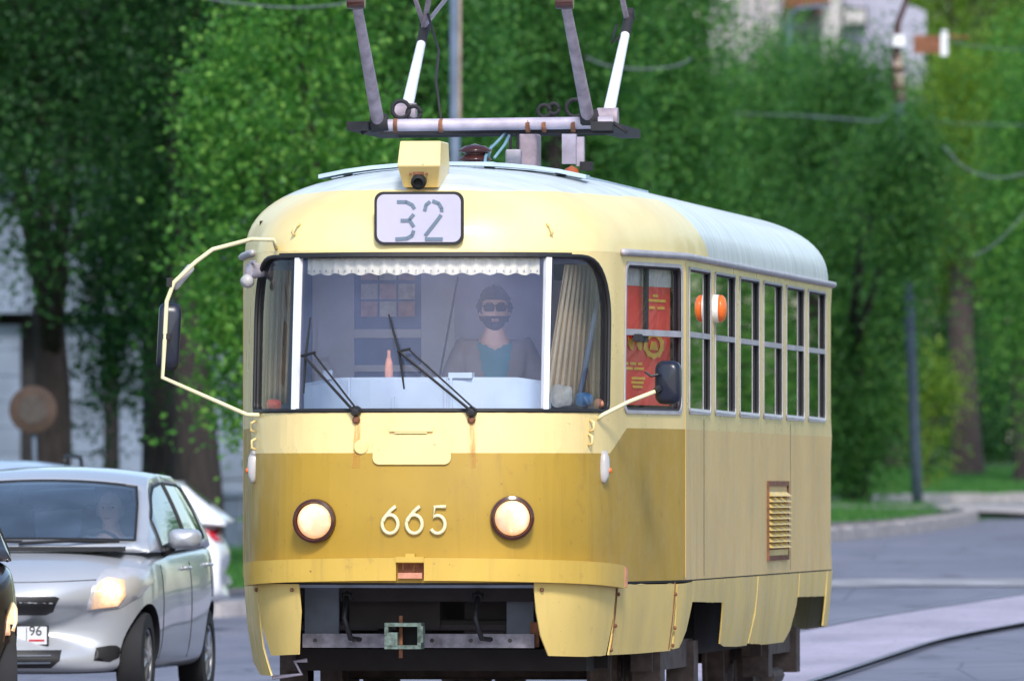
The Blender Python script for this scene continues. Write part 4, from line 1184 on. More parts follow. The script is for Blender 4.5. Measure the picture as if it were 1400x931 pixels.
# orange indicator on the window post
s = s_of_v(2.50 + 1.49 - .06); w = 2.40
MB().lathe([(.08, 0), (.08, .03), (.04, .032), (.001, .032)], MP(s, w, 0), (1, 0, 0), 20).build('indicator_base', M['white'], tram, smooth=True, angle=35)
MB().lathe([(.079, .031), (.077, .05), (.06, .066), (.03, .074), (.001, .076)], MP(s, w, 0), (1, 0, 0), 20).build('indicator_lamp', M['orange'], tram, smooth=True)

# --- mirrors (bent tube arms)
def P3(px, py, Y): return tl(at(px, py, Y))
b = MB(); Ym = 66.2
b.tube([MP(*SW(378, 340, -1.6, 1), 0), P3(374, 328, 66.0), P3(345, 327, Ym), P3(291, 341, Ym), P3(268, 358, Ym), P3(238, 386, Ym), P3(228, 412, Ym), P3(225, 470, Ym), P3(222, 516, Ym), P3(338, 567, Ym), MP(-1.12, 1.77, 0)], .0125, 8)
mr = b.build('mirror', M['numeral'], tram, smooth=True); mr['label'] = 'tall mirror on a long bent yellow arm at the left of the windscreen'
def mirror_head(c, w_, h_, d_, rz, ry, name, parent, mat):
    P = rrect(-w_ / 2, -h_ / 2, w_ / 2, h_ / 2, w_ * .32, 5); rot = Matrix.Rotation(rz, 3, 'Z') @ Matrix.Rotation(ry, 3, 'Y')
    b = MB(); n = len(P); vs = []
    for (y, k) in ((d_ / 2, .97), (0, 1.), (-d_ * .35, .92), (-d_ / 2, .7), (-d_ * .55, .02)):
        vs += [c + rot @ Vector((p[0] * k, y, p[1] * k)) for p in P]
    b.add(vs, [(r_ * n + i, r_ * n + (i + 1) % n, (r_ + 1) * n + (i + 1) % n, (r_ + 1) * n + i) for r_ in range(4) for i in range(n)] + [tuple(range(n))])
    return fixn(b.build(name, mat, parent, smooth=True))
M['mirrorblack'] = simple('mirror_shell', (.012, .015, .028), .3)
mirror_head(P3(231, 460, Ym + .05), .125, .37, .07, R(10), R(3), 'mirror_head', mr, M['mirrorblack'])
mirror_head(P3(250, 379, Ym + .06), .045, .17, .03, R(30), R(42), 'kerb_mirror', mr, M['alu'])
b = MB(); b.box(P3(232, 386, Ym), (.03, .03, .05)); b.box(P3(228, 460, Ym + .015), (.05, .05, .03)); b.build('clamp', M['black'], mr)
s, w = SW(820, 566)
b = MB(); b.tube([MP(s - .03, w - .03, .0), MP(s - .03, w - .005, .03), P3(860, 549, 66.1), P3(896, 535, 66.1)], .0115, 8)
mr2 = b.build('mirror', M['numeral'], tram, smooth=True); mr2['label'] = 'black mirror on a short arm at the right corner'
mirror_head(P3(913, 523, 66.15), .142, .24, .08, R(-8), 0, 'mirror_head', mr2, M['mirrorblack'])
b = MB(); b.tube([P3(896, 535, 66.1), P3(902, 530, 66.12)], .02, 6); b.tube([P3(882, 508, 66.1), P3(890, 514, 66.1), P3(900, 512, 66.1)], .008, 5); b.build('clamp', M['black'], mr2)

# --- louvre on the side
s0, s1 = s_of_v(7.2), s_of_v(8.55)
fr = ring([(s0, .935), (s1, .935), (s1, 1.415), (s0, 1.415)], .03, .001, .012, 'vent_grille', M['rust'], tram, out=0)
b = MB()
b.plate([(s0 + .02, .94), (s1 - .02, .94), (s1 - .02, 1.0), (s0 + .02, 1.0)], lambda s, w, o_: MP(s, w, .002 + o_), .006, 0)
b.plate([(s0 + .02, .995), (s1 - .02, .995), (s1 - .02, 1.35), (s0 + .02, 1.35)], lambda s, w, o_: MP(s, w, .0012 + o_), .002, 1)
for r_ in range(10):
    for c_ in range(3):
        a0 = s0 + .06 + c_ * (s1 - s0 - .1) / 3; a1 = a0 + (s1 - s0 - .1) / 3 - .06; w = 1.012 + r_ * .0345
        vs = [MP(a0, w, .004), MP(a1, w, .004), MP(a1, w + .028, .004), MP(a0, w + .028, .004), MP(a0, w, .038), MP(a1, w, .038)]
        b.add(vs, [(0, 1, 5, 4), (4, 5, 2, 3), (0, 4, 3), (1, 2, 5)], 0)
b.build('louvres', [M['skirt'], M['rust']], fr)

# --- front frame below the bumper, coupler, underframe
def fb(x0, y0, x1, y1, Yd, t, m=0):
    a = P3(x0, y1, Yd); c = P3(x1, y0, Yd); b.box(((a.x + c.x) / 2, (a.y + c.y) / 2, (a.z + c.z) / 2), (abs(c.x - a.x), t, abs(c.z - a.z)), m)
b = MB(); fb(417, 800, 464, 866, 66.1, .04); b.build('end_plate', M['frontgrey'], tram)
b = MB(); fb(693, 800, 730, 866, 66.1, .04); b.build('end_plate', M['frontgrey'], tram)
M['beam'] = simple('grimy_beam', (.22, .205, .235), .75, var=.45, scale=14)
b = MB(); fb(412, 866, 733, 885, 65.95, .05); b.build('front_beam', M['beam'], tram)
b = MB(); fb(725, 850, 737, 884, 65.93, .03); b.build('beam_end', M['rust'], tram)
cp = P3(553, 869, 65.75)
b = MB()
for (x, z, sx_, sz_) in ((0, .062, .2, .02), (0, -.06, .2, .02), (-.09, 0, .02, .11), (.09, 0, .02, .11), (-.055, -.02, .05, .08)): b.box((cp.x + x, cp.y, cp.z + z), (sx_, .16, sz_), 0)
b.box((cp.x + .02, cp.y + .1, cp.z), (.15, .04, .11), 1)
b.tube([(cp.x - .02, cp.y, cp.z - .12), (cp.x - .02, cp.y, cp.z + .11)], .011, 8, 2)
b.tube([(cp.x, cp.y + .1, cp.z), (cp.x, cp.y + .9, cp.z)], .045, 10, 1)
b.box((cp.x + .095, cp.y - .03, cp.z + .01), (.03, .1, .09), 3)
M['palegreen'] = simple('worn_pale_green', (.11, .15, .125), .7, var=.6, scale=30)
b.build('coupler', [M['palegreen'], M['dark'], M['rust'], M['palegreen']], tram)
for hx, hy in ((.30, -.30), (-.42, -.34)):
    b = MB(); b.tube([(hx, .42, .80), (hx, .30, .66), (hx + .03, .34, .55), (hx + .10, .50, .54), (hx + .16, .9, .60)], .015, 8); b.lathe([(.03, -.02), (.034, .02)], (hx, .42, .78), (0, 0, 1), 10)
    b.build('brake_hose', M['black'], tram, smooth=True)
b = MB()
for k in range(6): b.lathe([(.012, 0), (.012, .012)], (P3(430 + k * 54, 875, 65.9).x, P3(500, 875, 65.9).y - .002, P3(500, 875, 65.9).z), (0, -1, 0), 6)
b.box((-.2, .9, .70), (.5, .3, .2)); b.box((.35, 1.0, .68), (.35, .3, .26)); b.tube([(-.9, .8, .62), (.9, .8, .62)], .03, 8)
b.build('equipment_box', M['under'], tram)
b = MB(); b.tube([P3(372, 926, 66.2), P3(412, 921, 66.2), P3(403, 904, 66.2), P3(420, 902, 66.2)], .012, 6); b.build('step_bracket', M['palemetal'], tram)
b = MB()
b.box((0, 7.0, .80), (2.26, 9.0, .10)); b.box((0, 1.5, .80), (1.7, 1.9, .10)); b.box((0, 12.5, .80), (1.7, 1.9, .10)); b.box((0, 1.75, .62), (1.75, .06, .50)); b.box((0, 6.9, .58), (2.0, 3.2, .36)); b.box((0, 12.6, .6), (1.5, .5, .3))
b.box((0, 1.55, .42), (1.6, .5, .12))
b.build('underframe', M['under'], tram)
def bogie(v):
    b = MB()
    for sx_ in (-1, 1):
        b.box((sx_ * .98, v, .42), (.12, 2.3, .16)); b.box((sx_ * .98, v, .55), (.16, .5, .14))
        for d in (-.95, .95): b.box((sx_ * 1.0, v + d, .35), (.16, .26, .28))
        b.tube([(sx_ * 1.0, v - .35, .2), (sx_ * 1.0, v + .35, .2)], .05, 8)
        for d in (-.3, 0, .3): b.lathe([(.07, 0), (.09, .04), (.07, .08), (.09, .12), (.07, .16), (.09, .2), (.07, .24)], (sx_ * .98, v + d, .48), (0, 0, 1), 12)
    b.box((0, v, .4), (1.8, .5, .2)); b.box((0, v, .12), (1.5, .5, .06))
    bo = b.build('bogie', M['bogie'], tram)
    for d in (-.95, .95):
        b = MB(); b.tube([(-.85, v + d, .35), (.85, v + d, .35)], .06, 10)
        for sx_ in (-1, 1): b.lathe([(.001, -.07), (.1, -.07), (.12, -.04), (.26, -.03), (.29, -.06), (.345, -.06), (.35, .04), (.39, .05), (.39, .07), (.1, .07), (.001, .07)], (sx_ * .762, v + d, .352), (-sx_, 0, 0), 32)
        b.build('wheelset', M['bogie'], bo, smooth=True, angle=35)
bogie(3.65); bogie(10.2)

# --- interior
b = MB(); b.box((0, 7.0, .9), (2.36, 9.2, .06)); b.box((0, 1.6, .9), (1.7, 1.6, .06)); b.box((0, 12.4, .9), (1.7, 1.6, .06)); b.build('floor', M['liningdark'], tram)
b = MB(); b.box((0, 7.1, 2.68), (2.2, 11.0, .03)); b.build('ceiling', M['lining'], tram)
# partition behind the cab
VP_ = 2.05
b = MB()
def pb(x0, y0, x1, y1, m=0, t=.03, dv=0.):
    Yd = Y0 + VP_ + dv; a = P3(x0, y1, Yd); c = P3(x1, y0, Yd); b.box(((a.x + c.x) / 2, VP_ + dv, (a.z + c.z) / 2), (abs(c.x - a.x), t, abs(c.z - a.z)), m)
pb(425, 350, 483, 760); pb(576, 350, 622, 760); pb(483, 450, 576, 462, 0, .06); pb(483, 499, 576, 508, 0, .06); pb(483, 530, 576, 760)
pb(622, 350, 850, 760, 2); pb(350, 350, 424, 760, 1); pb(483, 508, 576, 530, 1, .02, .03); pb(483, 462, 576, 499, 1, .02, .03); pb(483, 340, 576, 450, 1, .02, .03)
M['mauvewall'] = simple('mauve_cab_wall', (.58, .57, .78), .7, var=.06)
part = b.build('cab_partition', [M['lining'], M['bluepanel'], M['mauvewall']], tram)
b = MB()
for r_, y in enumerate((362, 388, 412)):
    for c_ in range(3):
        pb(492 + c_ * 26, y, 515 + c_ * 26, y + 21, (r_ + c_) % 2, .004, .015 - .04)
M['paper'] = simple('pinkish_notice', (.85, .50, .40), .8, var=.3, scale=14); M['paper2'] = simple('pale_notice', (.85, .74, .64), .8, var=.3, scale=18)
b.build('notice', [M['paper'], M['paper2']], part)
# dashboard
b = MB()
a = P3(415, 522, 66.0); c = P3(735, 522, 66.1)
for k in range(24):
    t = k / 24; x = -.70 + 1.37 * t
    x2 = x + 1.37 / 24
    def yb(xx): return .38 + .30 * (abs(xx) / .7) ** 2.5 + .06
    zt = lambda xx: 1.975 - .03 * max(0, (abs(xx) - .5)) / .2
    b.add([(x, yb(x), 1.60), (x2, yb(x2), 1.60), (x2, yb(x2), zt(x2) - .02), (x, yb(x), zt(x) - .02), (x, yb(x) + .03, zt(x)), (x2, yb(x2) + .03, zt(x2)), (x2, 1.0, zt(x2) - .02), (x, 1.0, zt(x) - .02)],
          [(0, 1, 2, 3), (3, 2, 5, 4), (4, 5, 6, 7)])
for x in (-.42, -.17, .12, .15): b.box((x, yb(x) - .01, 1.80 + (.0 if x != -.17 else -.03)), (.014, .02, .34 if x != -.17 else .2))
b.box((.20, .50, 1.985), (.13, .12, .03)); b.box((-.55, .62, 1.99), (.05, .05, .05))
b.box((0, .72, 1.2), (1.7, .5, .75))
b.build('dashboard', M['dash'], tram)
b = MB(); b.box((.33, 1.72, 1.35), (.50, .50, .12)); b.box((.33, 1.93, 1.72), (.48, .10, .62)); b.box((.33, 1.72, 1.1), (.14, .14, .4))
st_ = b.build('driver_seat', M['seatfab'], tram); q = st_.modifiers.new('b', 'BEVEL'); q.width = .03; q.segments = 3
b = MB(); b.tube([P3(626, 378, 66.9), P3(600, 520, 66.9)], .006, 5); b.build('pull_cord', M['black'], tram)
b = MB(); a = P3(556, 361, 66.3); b.box(a, (.15, .06, .10)); a = P3(773, 372, 66.6); b.box(a, (.12, .08, .09)); b.build('sun_visor_box', M['dark'], tram)
# steering console pillar between corner window and cab interior (dark door post)
b = MB(); b.box((-1.0, 1.35, 1.9), (.05, .06, 1.9)); b.box((1.08, 1.5, 2.2), (.04, .5, .04)); b.build('door_post', M['dark'], tram)
# saloon seats and a few grab poles seen through the side windows
for k in range(6):
    for sx_ in (-1, 1):
        b = MB(); b.box((sx_ * .82, 3.2 + k * 1.35, 1.35), (.42, .42, .07)); b.box((sx_ * .82, 3.4 + k * 1.35, 1.62), (.42, .06, .5)); b.box((sx_ * .82, 3.2 + k * 1.35, 1.1), (.1, .3, .42)); b.build('passenger_seat', M['seatfab'], tram)
# things inside the cab
def curtain(name, x0, y0, x1, y1, bot0, bot1, Yd, Yd2, folds, mat, lbl, amp=.02, group=None):
    b = MB(); n = folds * 6; rows = 10; vs = []
    for j in range(rows + 1):
        t = j / rows
        for i in range(n + 1):
            q = i / n
            px = (x0 + (x1 - x0) * q) * (1 - t) + (bot0 + (bot1 - bot0) * q) * t; py = y0 + (y1 - y0) * t
            Yd_ = Yd + (Yd2 - Yd) * q + amp * math.sin(q * folds * 2 * math.pi + .6 * math.sin(t * 3)) * (1 + .5 * t)
            vs.append(at(px, py, Yd_))
    b.add(vs, [(j * (n + 1) + i, j * (n + 1) + i + 1, (j + 1) * (n + 1) + i + 1, (j + 1) * (n + 1) + i) for j in range(rows) for i in range(n)])
    o = b.build(name, mat, None, smooth=True); q = o.modifiers.new('t', 'SOLIDIFY'); q.thickness = .004
    return tag(o, lbl, 'curtain', group)
M['fringe'] = M['curtainwhite']
b = MB(); n = 220; vs = []
for k in range(n + 1):
    s = -spm + .03 + (2 * spm - .06) * k / n
    for w in (2.632, 2.59, 2.535 + .006 * math.sin(s * 60)): vs.append(tworld(MP(s, w, -.05 + .007 * math.sin(s * 85))))
b.add(vs, [(3 * k + j, 3 * k + j + 1, 3 * k + 4 + j, 3 * k + 3 + j) for k in range(n) for j in range(2)])
for k in range(34):
    s = -spm + .05 + (2 * spm - .1) * k / 33
    b.plate([(s - .006, 2.549), (s + .006, 2.549), (s, 2.561)], lambda x, z, o_: tworld(MP(x, z, -.041 + o_)), .002, 1)
tag(b.build('curtain', [M['curtainwhite'], M['greymetal']], None), 'short cream valance curtain along the top of the tram windscreen', 'curtain')
curtain('curtain', 772, 362, 824, 552, 742, 822, 66.10, 66.62, 9, M['curtain'], 'tan curtain gathered behind the right corner window of the tram', .03)
curtain('curtain', 368, 370, 398, 552, 362, 392, 66.75, 66.6, 4, M['curtain'], 'narrow tan curtain behind the left corner window of the tram', .025)
b = MB(); b.tube([at(822, 385, 66.40), at(792, 545, 66.25)], .016, 8); tag(b.build('curtain_rod', M['bluepanel'], None, smooth=True), 'slanting violet-blue rod in front of the tan curtain at the right corner window', 'rod')
M['bagpale'] = simple('pale_bag', (.62, .62, .58), .6, var=.2, scale=30)
# poster behind the lower cab window
pa, pc = cab_px[0] + .03, cab_px[1] + .0
b = MB(); v, f, c = cdt([(pa, 1.83), (pc, 1.83), (pc, 2.50), (pa, 2.50)], step=.2)
b.add([tworld(MP(s, w, -.062)) for s, w in v], f)
po = tag(b.build('poster', M['red'], None), 'red poster with yellow print inside the tram cab side window', 'poster')
def pfn(x, z, o_): return tworld(MP(pa + x * (pc - pa), 1.83 + z * .67, -.0585 + o_))
b = MB()
for k in range(3):
    cx = .12 + .15 * k
    b.plate([(cx - .06, .56), (cx - .05, .50), (cx - .02, .46), (cx + .03, .45), (cx + .05, .50), (cx + .06, .56), (cx, .535)], pfn, .002)
n = 20
vs = []
for k in range(n):
    a = 2 * math.pi * k / n
    for rr in (.11, .17 + .02 * (k % 2)): vs.append(pfn(.68 + rr * math.cos(a) * 1.05, .50 + rr * math.sin(a) * .62, .002))
b.add(vs, [(2 * k, 2 * k + 1, (2 * k + 3) % (2 * n), (2 * k + 2) % (2 * n)) for k in range(n)])
b.plate([(.60, .46), (.76, .46), (.72, .53), (.64, .53)], pfn, .0025)
for k, (x0_, x1_, z) in enumerate(((.10, .22, .33), (.25, .36, .33), (.39, .47, .33), (.1, .3, .29), (.32, .5, .29), (.28, .52, .21), (.28, .50, .175), (.30, .48, .14), (.55, .9, .86), (.6, .7, .80), (.75, .88, .80), (.66, .76, .9))):
    b.plate([(x0_, z), (x1_, z), (x1_, z + .022), (x0_, z + .022)], pfn, .002)
b.build('print', M['yellow'], po)
b = MB(); b.plate([(0, .985), (1, .985), (1, 1.13), (0, 1.13)], pfn, .002); b.build('pale_card', M['bagpale'], po)
# clutter on the ledge
def blob(name, c, r, mat, lbl, cat, sc=(1, 1, 1)):
    rr = random.Random(hash(name) % 99); bm = bmesh.new(); bmesh.ops.create_icosphere(bm, subdivisions=3, radius=r)
    for v in bm.verts:
        n_ = 1 + .16 * math.sin(v.co.x * 60 + 1) * math.cos(v.co.z * 50) + .08 * math.sin(v.co.y * 90)
        v.co = Vector((v.co.x * sc[0] * n_, v.co.y * sc[1] * n_, v.co.z * sc[2] * n_)) + c
    me = bpy.data.meshes.new(name); bm.to_mesh(me); bm.free(); me.materials.append(mat)
    for p in me.polygons: p.use_smooth = True
    o = bpy.data.objects.new(name, me); COL.objects.link(o); return tag(o, lbl, cat)
M['bluebag'] = simple('blue_wrapper', (.06, .22, .50), .4, var=.3); M['peach'] = simple('peach_plastic', (.75, .30, .18), .5)
b = MB(); b.tube([tworld((-.98, .78, 1.80)), tworld((.98, .78, 1.80))], .012, 6)
vs = []
lp = []
for k in range(41):
    s = -se + 2 * se * k / 40; lp.append(s)
    vs += [MP(s, 1.785, -.06), MP(s, 1.785, -.34 if abs(s) > .6 else -.2)]
bb = MB(); bb.add(vs, [(2 * k, 2 * k + 1, 2 * k + 3, 2 * k + 2) for k in range(40)]); bb.build('window_ledge', M['lining'], tram)
blob('carrier_bag', at(768, 541, 65.99), .07, M['bagpale'], 'crumpled pale bag on the ledge behind the right corner window of the tram', 'bag', (.9, .6, .9))
blob('wrapped_packet', at(798, 546, 66.02), .045, M['bluebag'], 'blue and white packet beside the crumpled pale bag in the tram', 'packet', (1.2, .7, .9))
blob('plastic_cup', at(818, 552, 66.13), .028, M['peach'], 'small peach coloured cup at the far right of the tram ledge', 'cup')
blob('toy', at(374, 553, 66.2), .045, M['red'], 'small red ornament behind the left corner window of the tram', 'ornament', (1, .7, .7))
b = MB(); q0 = tworld((-.22, .66, 1.955))
b.lathe([(.018, 0), (.022, .01), (.023, .08), (.018, .11), (.009, .14), (.009, .17), (.001, .17)], q0, (0, 0, 1), 16)
tag(b.build('bottle', M['pink'], None, smooth=True), 'pinkish bottle standing on the tram dashboard in front of the shelves', 'bottle')

# --- roof equipment
def roofz(u, v): c = max(0, 1 - (abs(u) / 1.25) ** 2.3); return WR + HR * c ** (1 / 2.3)
b = MB()
def roofsheet(u0, u1, v0, v1, lift, t, m=0, n=10):
    vs = []
    for k in range(n + 1):
        u = u0 + (u1 - u0) * k / n
        for v in (v0, v1):
            z = roofz(u, v) + lift; vs += [(u, v, z), (u, v, z + t)]
    fs = [(0, 1, 3, 2), (4 * n, 4 * n + 2, 4 * n + 3, 4 * n + 1)]
    for k in range(n):
        a = 4 * k; c = a + 4
        fs += [(a, c, c + 1, a + 1), (a + 2, a + 3, c + 3, c + 2), (a + 1, c + 1, c + 3, a + 3), (a, a + 2, c + 2, c)]
    b.add(vs, fs, m)
M['roofboard'] = simple('pale_blue_roof_board', (.42, .52, .60), .6, var=.15, scale=5)
roofsheet(-.74, .76, 1.65, 1.85, .012, .022); roofsheet(-.70, .70, 1.9, 5.6, .008, .02)
for u in (-.6, -.2, .2, .6): b.box((u, 1.85, roofz(u, 0) + .015), (.05, .15, .02))
b.box((-.06, 2.3, 3.17), (.5, .4, .05))
b.build('roof_board', M['roofboard'], tram)
for (u, v, s_) in ((.30, 7.4, 1), (.30, 9.8, 1.), (-.45, 8.6, 1)):
    b = MB(); b.box((u, v, roofz(u, v) + .0), (.32, .6, .07), taper=(.85, .9)); o = b.build('roof_vent', M['roof'], tram); q = o.modifiers.new('b', 'BEVEL'); q.width = .03; q.segments = 3
def insulator(c, r, h_, mat, n=4):
    pr = [(r * .5, 0)]
    for k in range(n):
        z = h_ * k / n
        pr += [(r * .62, z + h_ * .02), (r, z + h_ * .10 / 1), (r * .95, z + h_ * .16), (r * .62, z + h_ / n * .9)]
    pr += [(r * .3, h_), (.001, h_ + .01)]
    return MB().lathe(pr, c, (0, 0, 1), 20).build('insulator', mat, tram, smooth=True)
q = P3(650, 222, Y0 + 3.2); insulator(Vector((q.x, 3.2, 3.17)), .095, .15, M['insul'], 3)
q = P3(786, 232, Y0 + 4.3); insulator(Vector((q.x, 4.2, 3.13)), .06, .09, M['insulred'], 1)
b = MB(); Yq = Y0 + 3.9
def eb(x0, y0, x1, y1, v, t, m=0, bb=None):
    a = P3(x0, y1, Y0 + v); c = P3(x1, y0, Y0 + v); (bb or b).box(((a.x + c.x) / 2, v, (a.z + c.z) / 2), (abs(c.x - a.x), t, abs(c.z - a.z)), m)
eb(714, 184, 738, 232, 4.2, .25, 0); eb(693, 205, 714, 230, 4.0, .1, 1); eb(697, 178, 701, 206, 4.0, .03, 2); eb(707, 178, 711, 206, 4.0, .03, 2); eb(695, 180, 712, 184, 4.0, .05, 2)
o = b.build('surge_arrester', [M['mauve'], M['greymetal'], M['dark']], tram); q = o.modifiers.new('b', 'BEVEL'); q.width = .008
b = MB(); eb(771, 184, 790, 225, 4.3, .08, 0); eb(790, 188, 801, 228, 4.35, .06, 0); eb(796, 222, 812, 234, 4.35, .1, 1); b.build('frame_bracket', [M['palemetal'], M['dark']], tram)
b = MB()
for pts in (((612, 236), (640, 228), (662, 212), (682, 192), (690, 183)), ((628, 236), (655, 228), (668, 214), (672, 200)), ((676, 216), (690, 198), (696, 186)), ((662, 232), (664, 214), (670, 205))):
    b.tube([P3(x, y, Y0 + 2.9 + .2 * k) for k, (x, y) in enumerate(pts)], .009, 6)
b.build('roof_cable', M['cable'], tram, smooth=True)

# --- pantograph
pg = MB()
VF, VR_ = 3.65, 5.0
def PP(px, py, v): a = P3(px, py, Y0 + v); return Vector((a.x, a.y, a.z))
pg.tube([PP(508, 172, VF), PP(838, 168, VF)], .036, 12, 0)
pg.tube([PP(545, 182, VR_), PP(850, 178, VR_)], .03, 10, 1)
for px in (512, 842):
    pg.box((PP(px, 178, (VF + VR_) / 2)), (.12, VR_ - VF + .25, .05), 1)
pg.box(PP(680, 180, VF + .1), (1.35, .06, .03), 1)
panto = pg.build('pantograph', [M['palemetal'], M['dark']], tram, smooth=True, angle=40)
for (xa, ya, xb, yb_) in ((517, 168, 487, 2), (804, 162, 772, 0)):
    b = MB(); b.tube([PP(xa, ya, VF), PP(xb, yb_, VF - .95)], [.038, .028], 12, 0)
    b.lathe([(.05, -.05), (.05, .05)], PP(xa + 2, ya + 1, VF), (1, 0, .1), 14, 1)
    b.build('front_arm', [M['mauve'], M['dark']], panto, smooth=True, angle=40)
for (x0_, y0_, x1_, y1_) in ((556, 150, 577, 55), (832, 156, 856, 42)):
    b = MB(); p0 = PP(x0_, y0_, VR_); p1 = PP(x1_, y1_, VR_ + .55)
    b.tube([p0, p1], [.036, .026], 12, 0)
    d = (p1 - p0).normalized(); b.tube([p1 - d * .04, p1 + d * .12], .030, 10, 1)
    b.lathe([(.03, -.03), (.045, -.02), (.045, .02), (.03, .03)], p1 + d * .14, (1, 0, 0), 12, 1)
    b.lathe([(.055, -.06), (.055, .06)], p0 - d * .03, (1, 0, 0), 16, 2)
    b.build('rear_arm', [M['white'], M['dark'], M['mauve']], panto, smooth=True, angle=40)
# upper frame to the collector head above the picture
b = MB()
kf = [PP(487, 2, VF - .95), PP(772, 0, VF - .95)]; kr = [PP(579, 38, VR_ + .62), PP(857, 27, VR_ + .62)]
top = [Vector((-.28, 4.3, 5.05)), Vector((.50, 4.3, 5.05))]
for i in (0, 1):
    b.tube([kf[i], top[i]], .016, 8, 0); b.tube([kr[i], kr[i] + (top[i] - kr[i]) * 1.0], .016, 8, 1)
b.tube([kr[0], PP(620, -14, VR_ + .2)], .012, 8, 0); b.tube([kr[0] + Vector((0, 0, .02)), PP(566, -6, VR_ + .4)], .014, 8, 1)
for k in range(-8, 9):
    pass
b.tube([(-.75 + .11 - .0, 4.3, 4.98), (-.55 + .11, 4.3, 5.1), (.75 + .0, 4.3, 5.1), (.95, 4.3, 4.98)], .025, 8, 1)
b.build('upper_frame', [M['palemetal'], M['mauve']], panto, smooth=True, angle=40)
for px in (487, 772): MB().lathe([(.04, -.05), (.045, 0), (.04, .05)], PP(px, 3, VF - .95), (1, 0, 0), 12).build('knee_joint', M['insul'], panto, smooth=True, angle=40)
for (x, y, r) in ((548, 150, .05), (566, 155, .04), (744, 152, .035), (757, 149, .03), (786, 148, .05)):
    o = PP(x, y, VF + .25); n = 14; b = MB(); b.tube([o + Vector((math.cos(2 * math.pi * k / n) * r, 0, math.sin(2 * math.pi * k / n) * r)) for k in range(n + 1)], .012, 6, 0); b.build('spring_fitting', M['dark'], panto, smooth=True)
for x in (541, 603, 722, 744, 784): MB().lathe([(.04, -.012), (.042, 0), (.04, .012)], PP(x, 172, VF), (1, 0, 0), 12).build('tube_clamp', M['rust'], panto, smooth=True, angle=40)
b = MB(); b.tube([PP(585, 20, VR_ + .5), PP(600, 70, VR_ + .2), PP(596, 110, VF + .3), PP(603, 165, VF)], .008, 6); b.build('pantograph_rope', M['dark'], panto, smooth=True)
b = MB(); b.tube([PP(843, 35, VR_ + .5), PP(836, 60, VR_ + .4), PP(848, 50, VR_ + .5)], .008, 6); b.tube([PP(838, 168, VF), PP(858, 182, VF)], .012, 6); b.tube([PP(508, 174, VF), PP(494, 183, VF)], .012, 6); b.build('shunt_lead', M['dark'], panto, smooth=True)
# ------------------------------------------------------------------ people
def eval_join(name, builders, mat, parent, voxel=.009, smooth_it=4):
    # skinned chains (verts with radii, edges) + extra meshes -> one continuous remeshed surface
    bm_all = bmesh.new()
    for (V, E) in builders:
        me = bpy.data.meshes.new('t'); me.from_pydata([v[:3] for v in V], E, []); o = bpy.data.objects.new('t', me); COL.objects.link(o)
        md = o.modifiers.new('s', 'SKIN'); md.use_smooth_shade = True
        for i, v in enumerate(V):
            sv_ = me.skin_vertices[0].data[i]; r = v[3]; sv_.radius = r if isinstance(r, tuple) else (r, r); sv_.use_root = (i == 0)
        ss_ = o.modifiers.new('u', 'SUBSURF'); ss_.levels = 2; ss_.render_levels = 2
        dg = bpy.context.evaluated_depsgraph_get(); m2 = bpy.data.meshes.new_from_object(o.evaluated_get(dg)); bm_all.from_mesh(m2)
        bpy.data.objects.remove(o); bpy.data.meshes.remove(m2)
    return bm_all
def bm_obj(bm, name, mat, parent, voxel=None, sm=3):
    me = bpy.data.meshes.new(name); bm.to_mesh(me); bm.free(); o = bpy.data.objects.new(name, me); COL.objects.link(o)
    if voxel:
        r = o.modifiers.new('r', 'REMESH'); r.mode = 'VOXEL'; r.voxel_size = voxel; r.use_smooth_shade = True
        s_ = o.modifiers.new('s', 'SMOOTH'); s_.factor = .5; s_.iterations = sm
        dg = bpy.context.evaluated_depsgraph_get(); m2 = bpy.data.meshes.new_from_object(o.evaluated_get(dg)); old = o.data; o.modifiers.clear(); o.data = m2; bpy.data.meshes.remove(old)
    o.data.materials.clear(); o.data.materials.append(mat)
    for p in o.data.polygons: p.use_smooth = True
    o.name = name
    if parent is not None: o.parent = parent
    return o
def head_shape(bm, c, k=1.):
    # sculpted head: face looks along -Y
    h = bmesh.new(); bmesh.ops.create_uvsphere(h, u_segments=40, v_segments=32, radius=1.)
    for v in h.verts:
        x, y, z = v.co
        X = x * .076; Yy = y * .096; Z = z * .118
        if z < 0: X *= 1 - .28 * (-z) ** 1.4; Yy *= 1 - .12 * (-z); 
        if y < 0:
            f = -y
            Z += 0
            Yy *= .97
            nose = math.exp(-(X / .013) ** 2) * math.exp(-((Z + .018) / .028) ** 2); Yy -= .022 * nose * f
            nb = math.exp(-(X / .010) ** 2) * math.exp(-((Z - .01) / .02) ** 2); Yy -= .009 * nb * f
            for sx_ in (-1, 1): Yy += .010 * math.exp(-((X - sx_ * .031) / .016) ** 2) * math.exp(-((Z - .012) / .011) ** 2) * f
            Yy -= .006 * math.exp(-((Z - .033) / .010) ** 2) * math.exp(-(X / .05) ** 2) * f
            Yy -= .008 * math.exp(-(X / .022) ** 2) * math.exp(-((Z + .058) / .009) ** 2) * f
            Yy += .003 * math.exp(-(X / .02) ** 2) * math.exp(-((Z + .0585) / .003) ** 2) * f
            Yy -= .008 * math.exp(-(X / .02) ** 2) * math.exp(-((Z + .09) / .013) ** 2) * f
        v.co = Vector((X, Yy, Z)) * k + Vector(c)
    for sx_ in (-1, 1):
        e = bmesh.ops.create_uvsphere(h, u_segments=12, v_segments=10, radius=1.)['verts']
        for v in e: v.co = Vector((v.co.x * .010 + sx_ * .079, v.co.y * .019 + .008, v.co.z * .032 - .005)) * k + Vector(c)
    m = bpy.data.meshes.new('h'); h.to_mesh(m); h.free(); bm.from_mesh(m); bpy.data.meshes.remove(m)
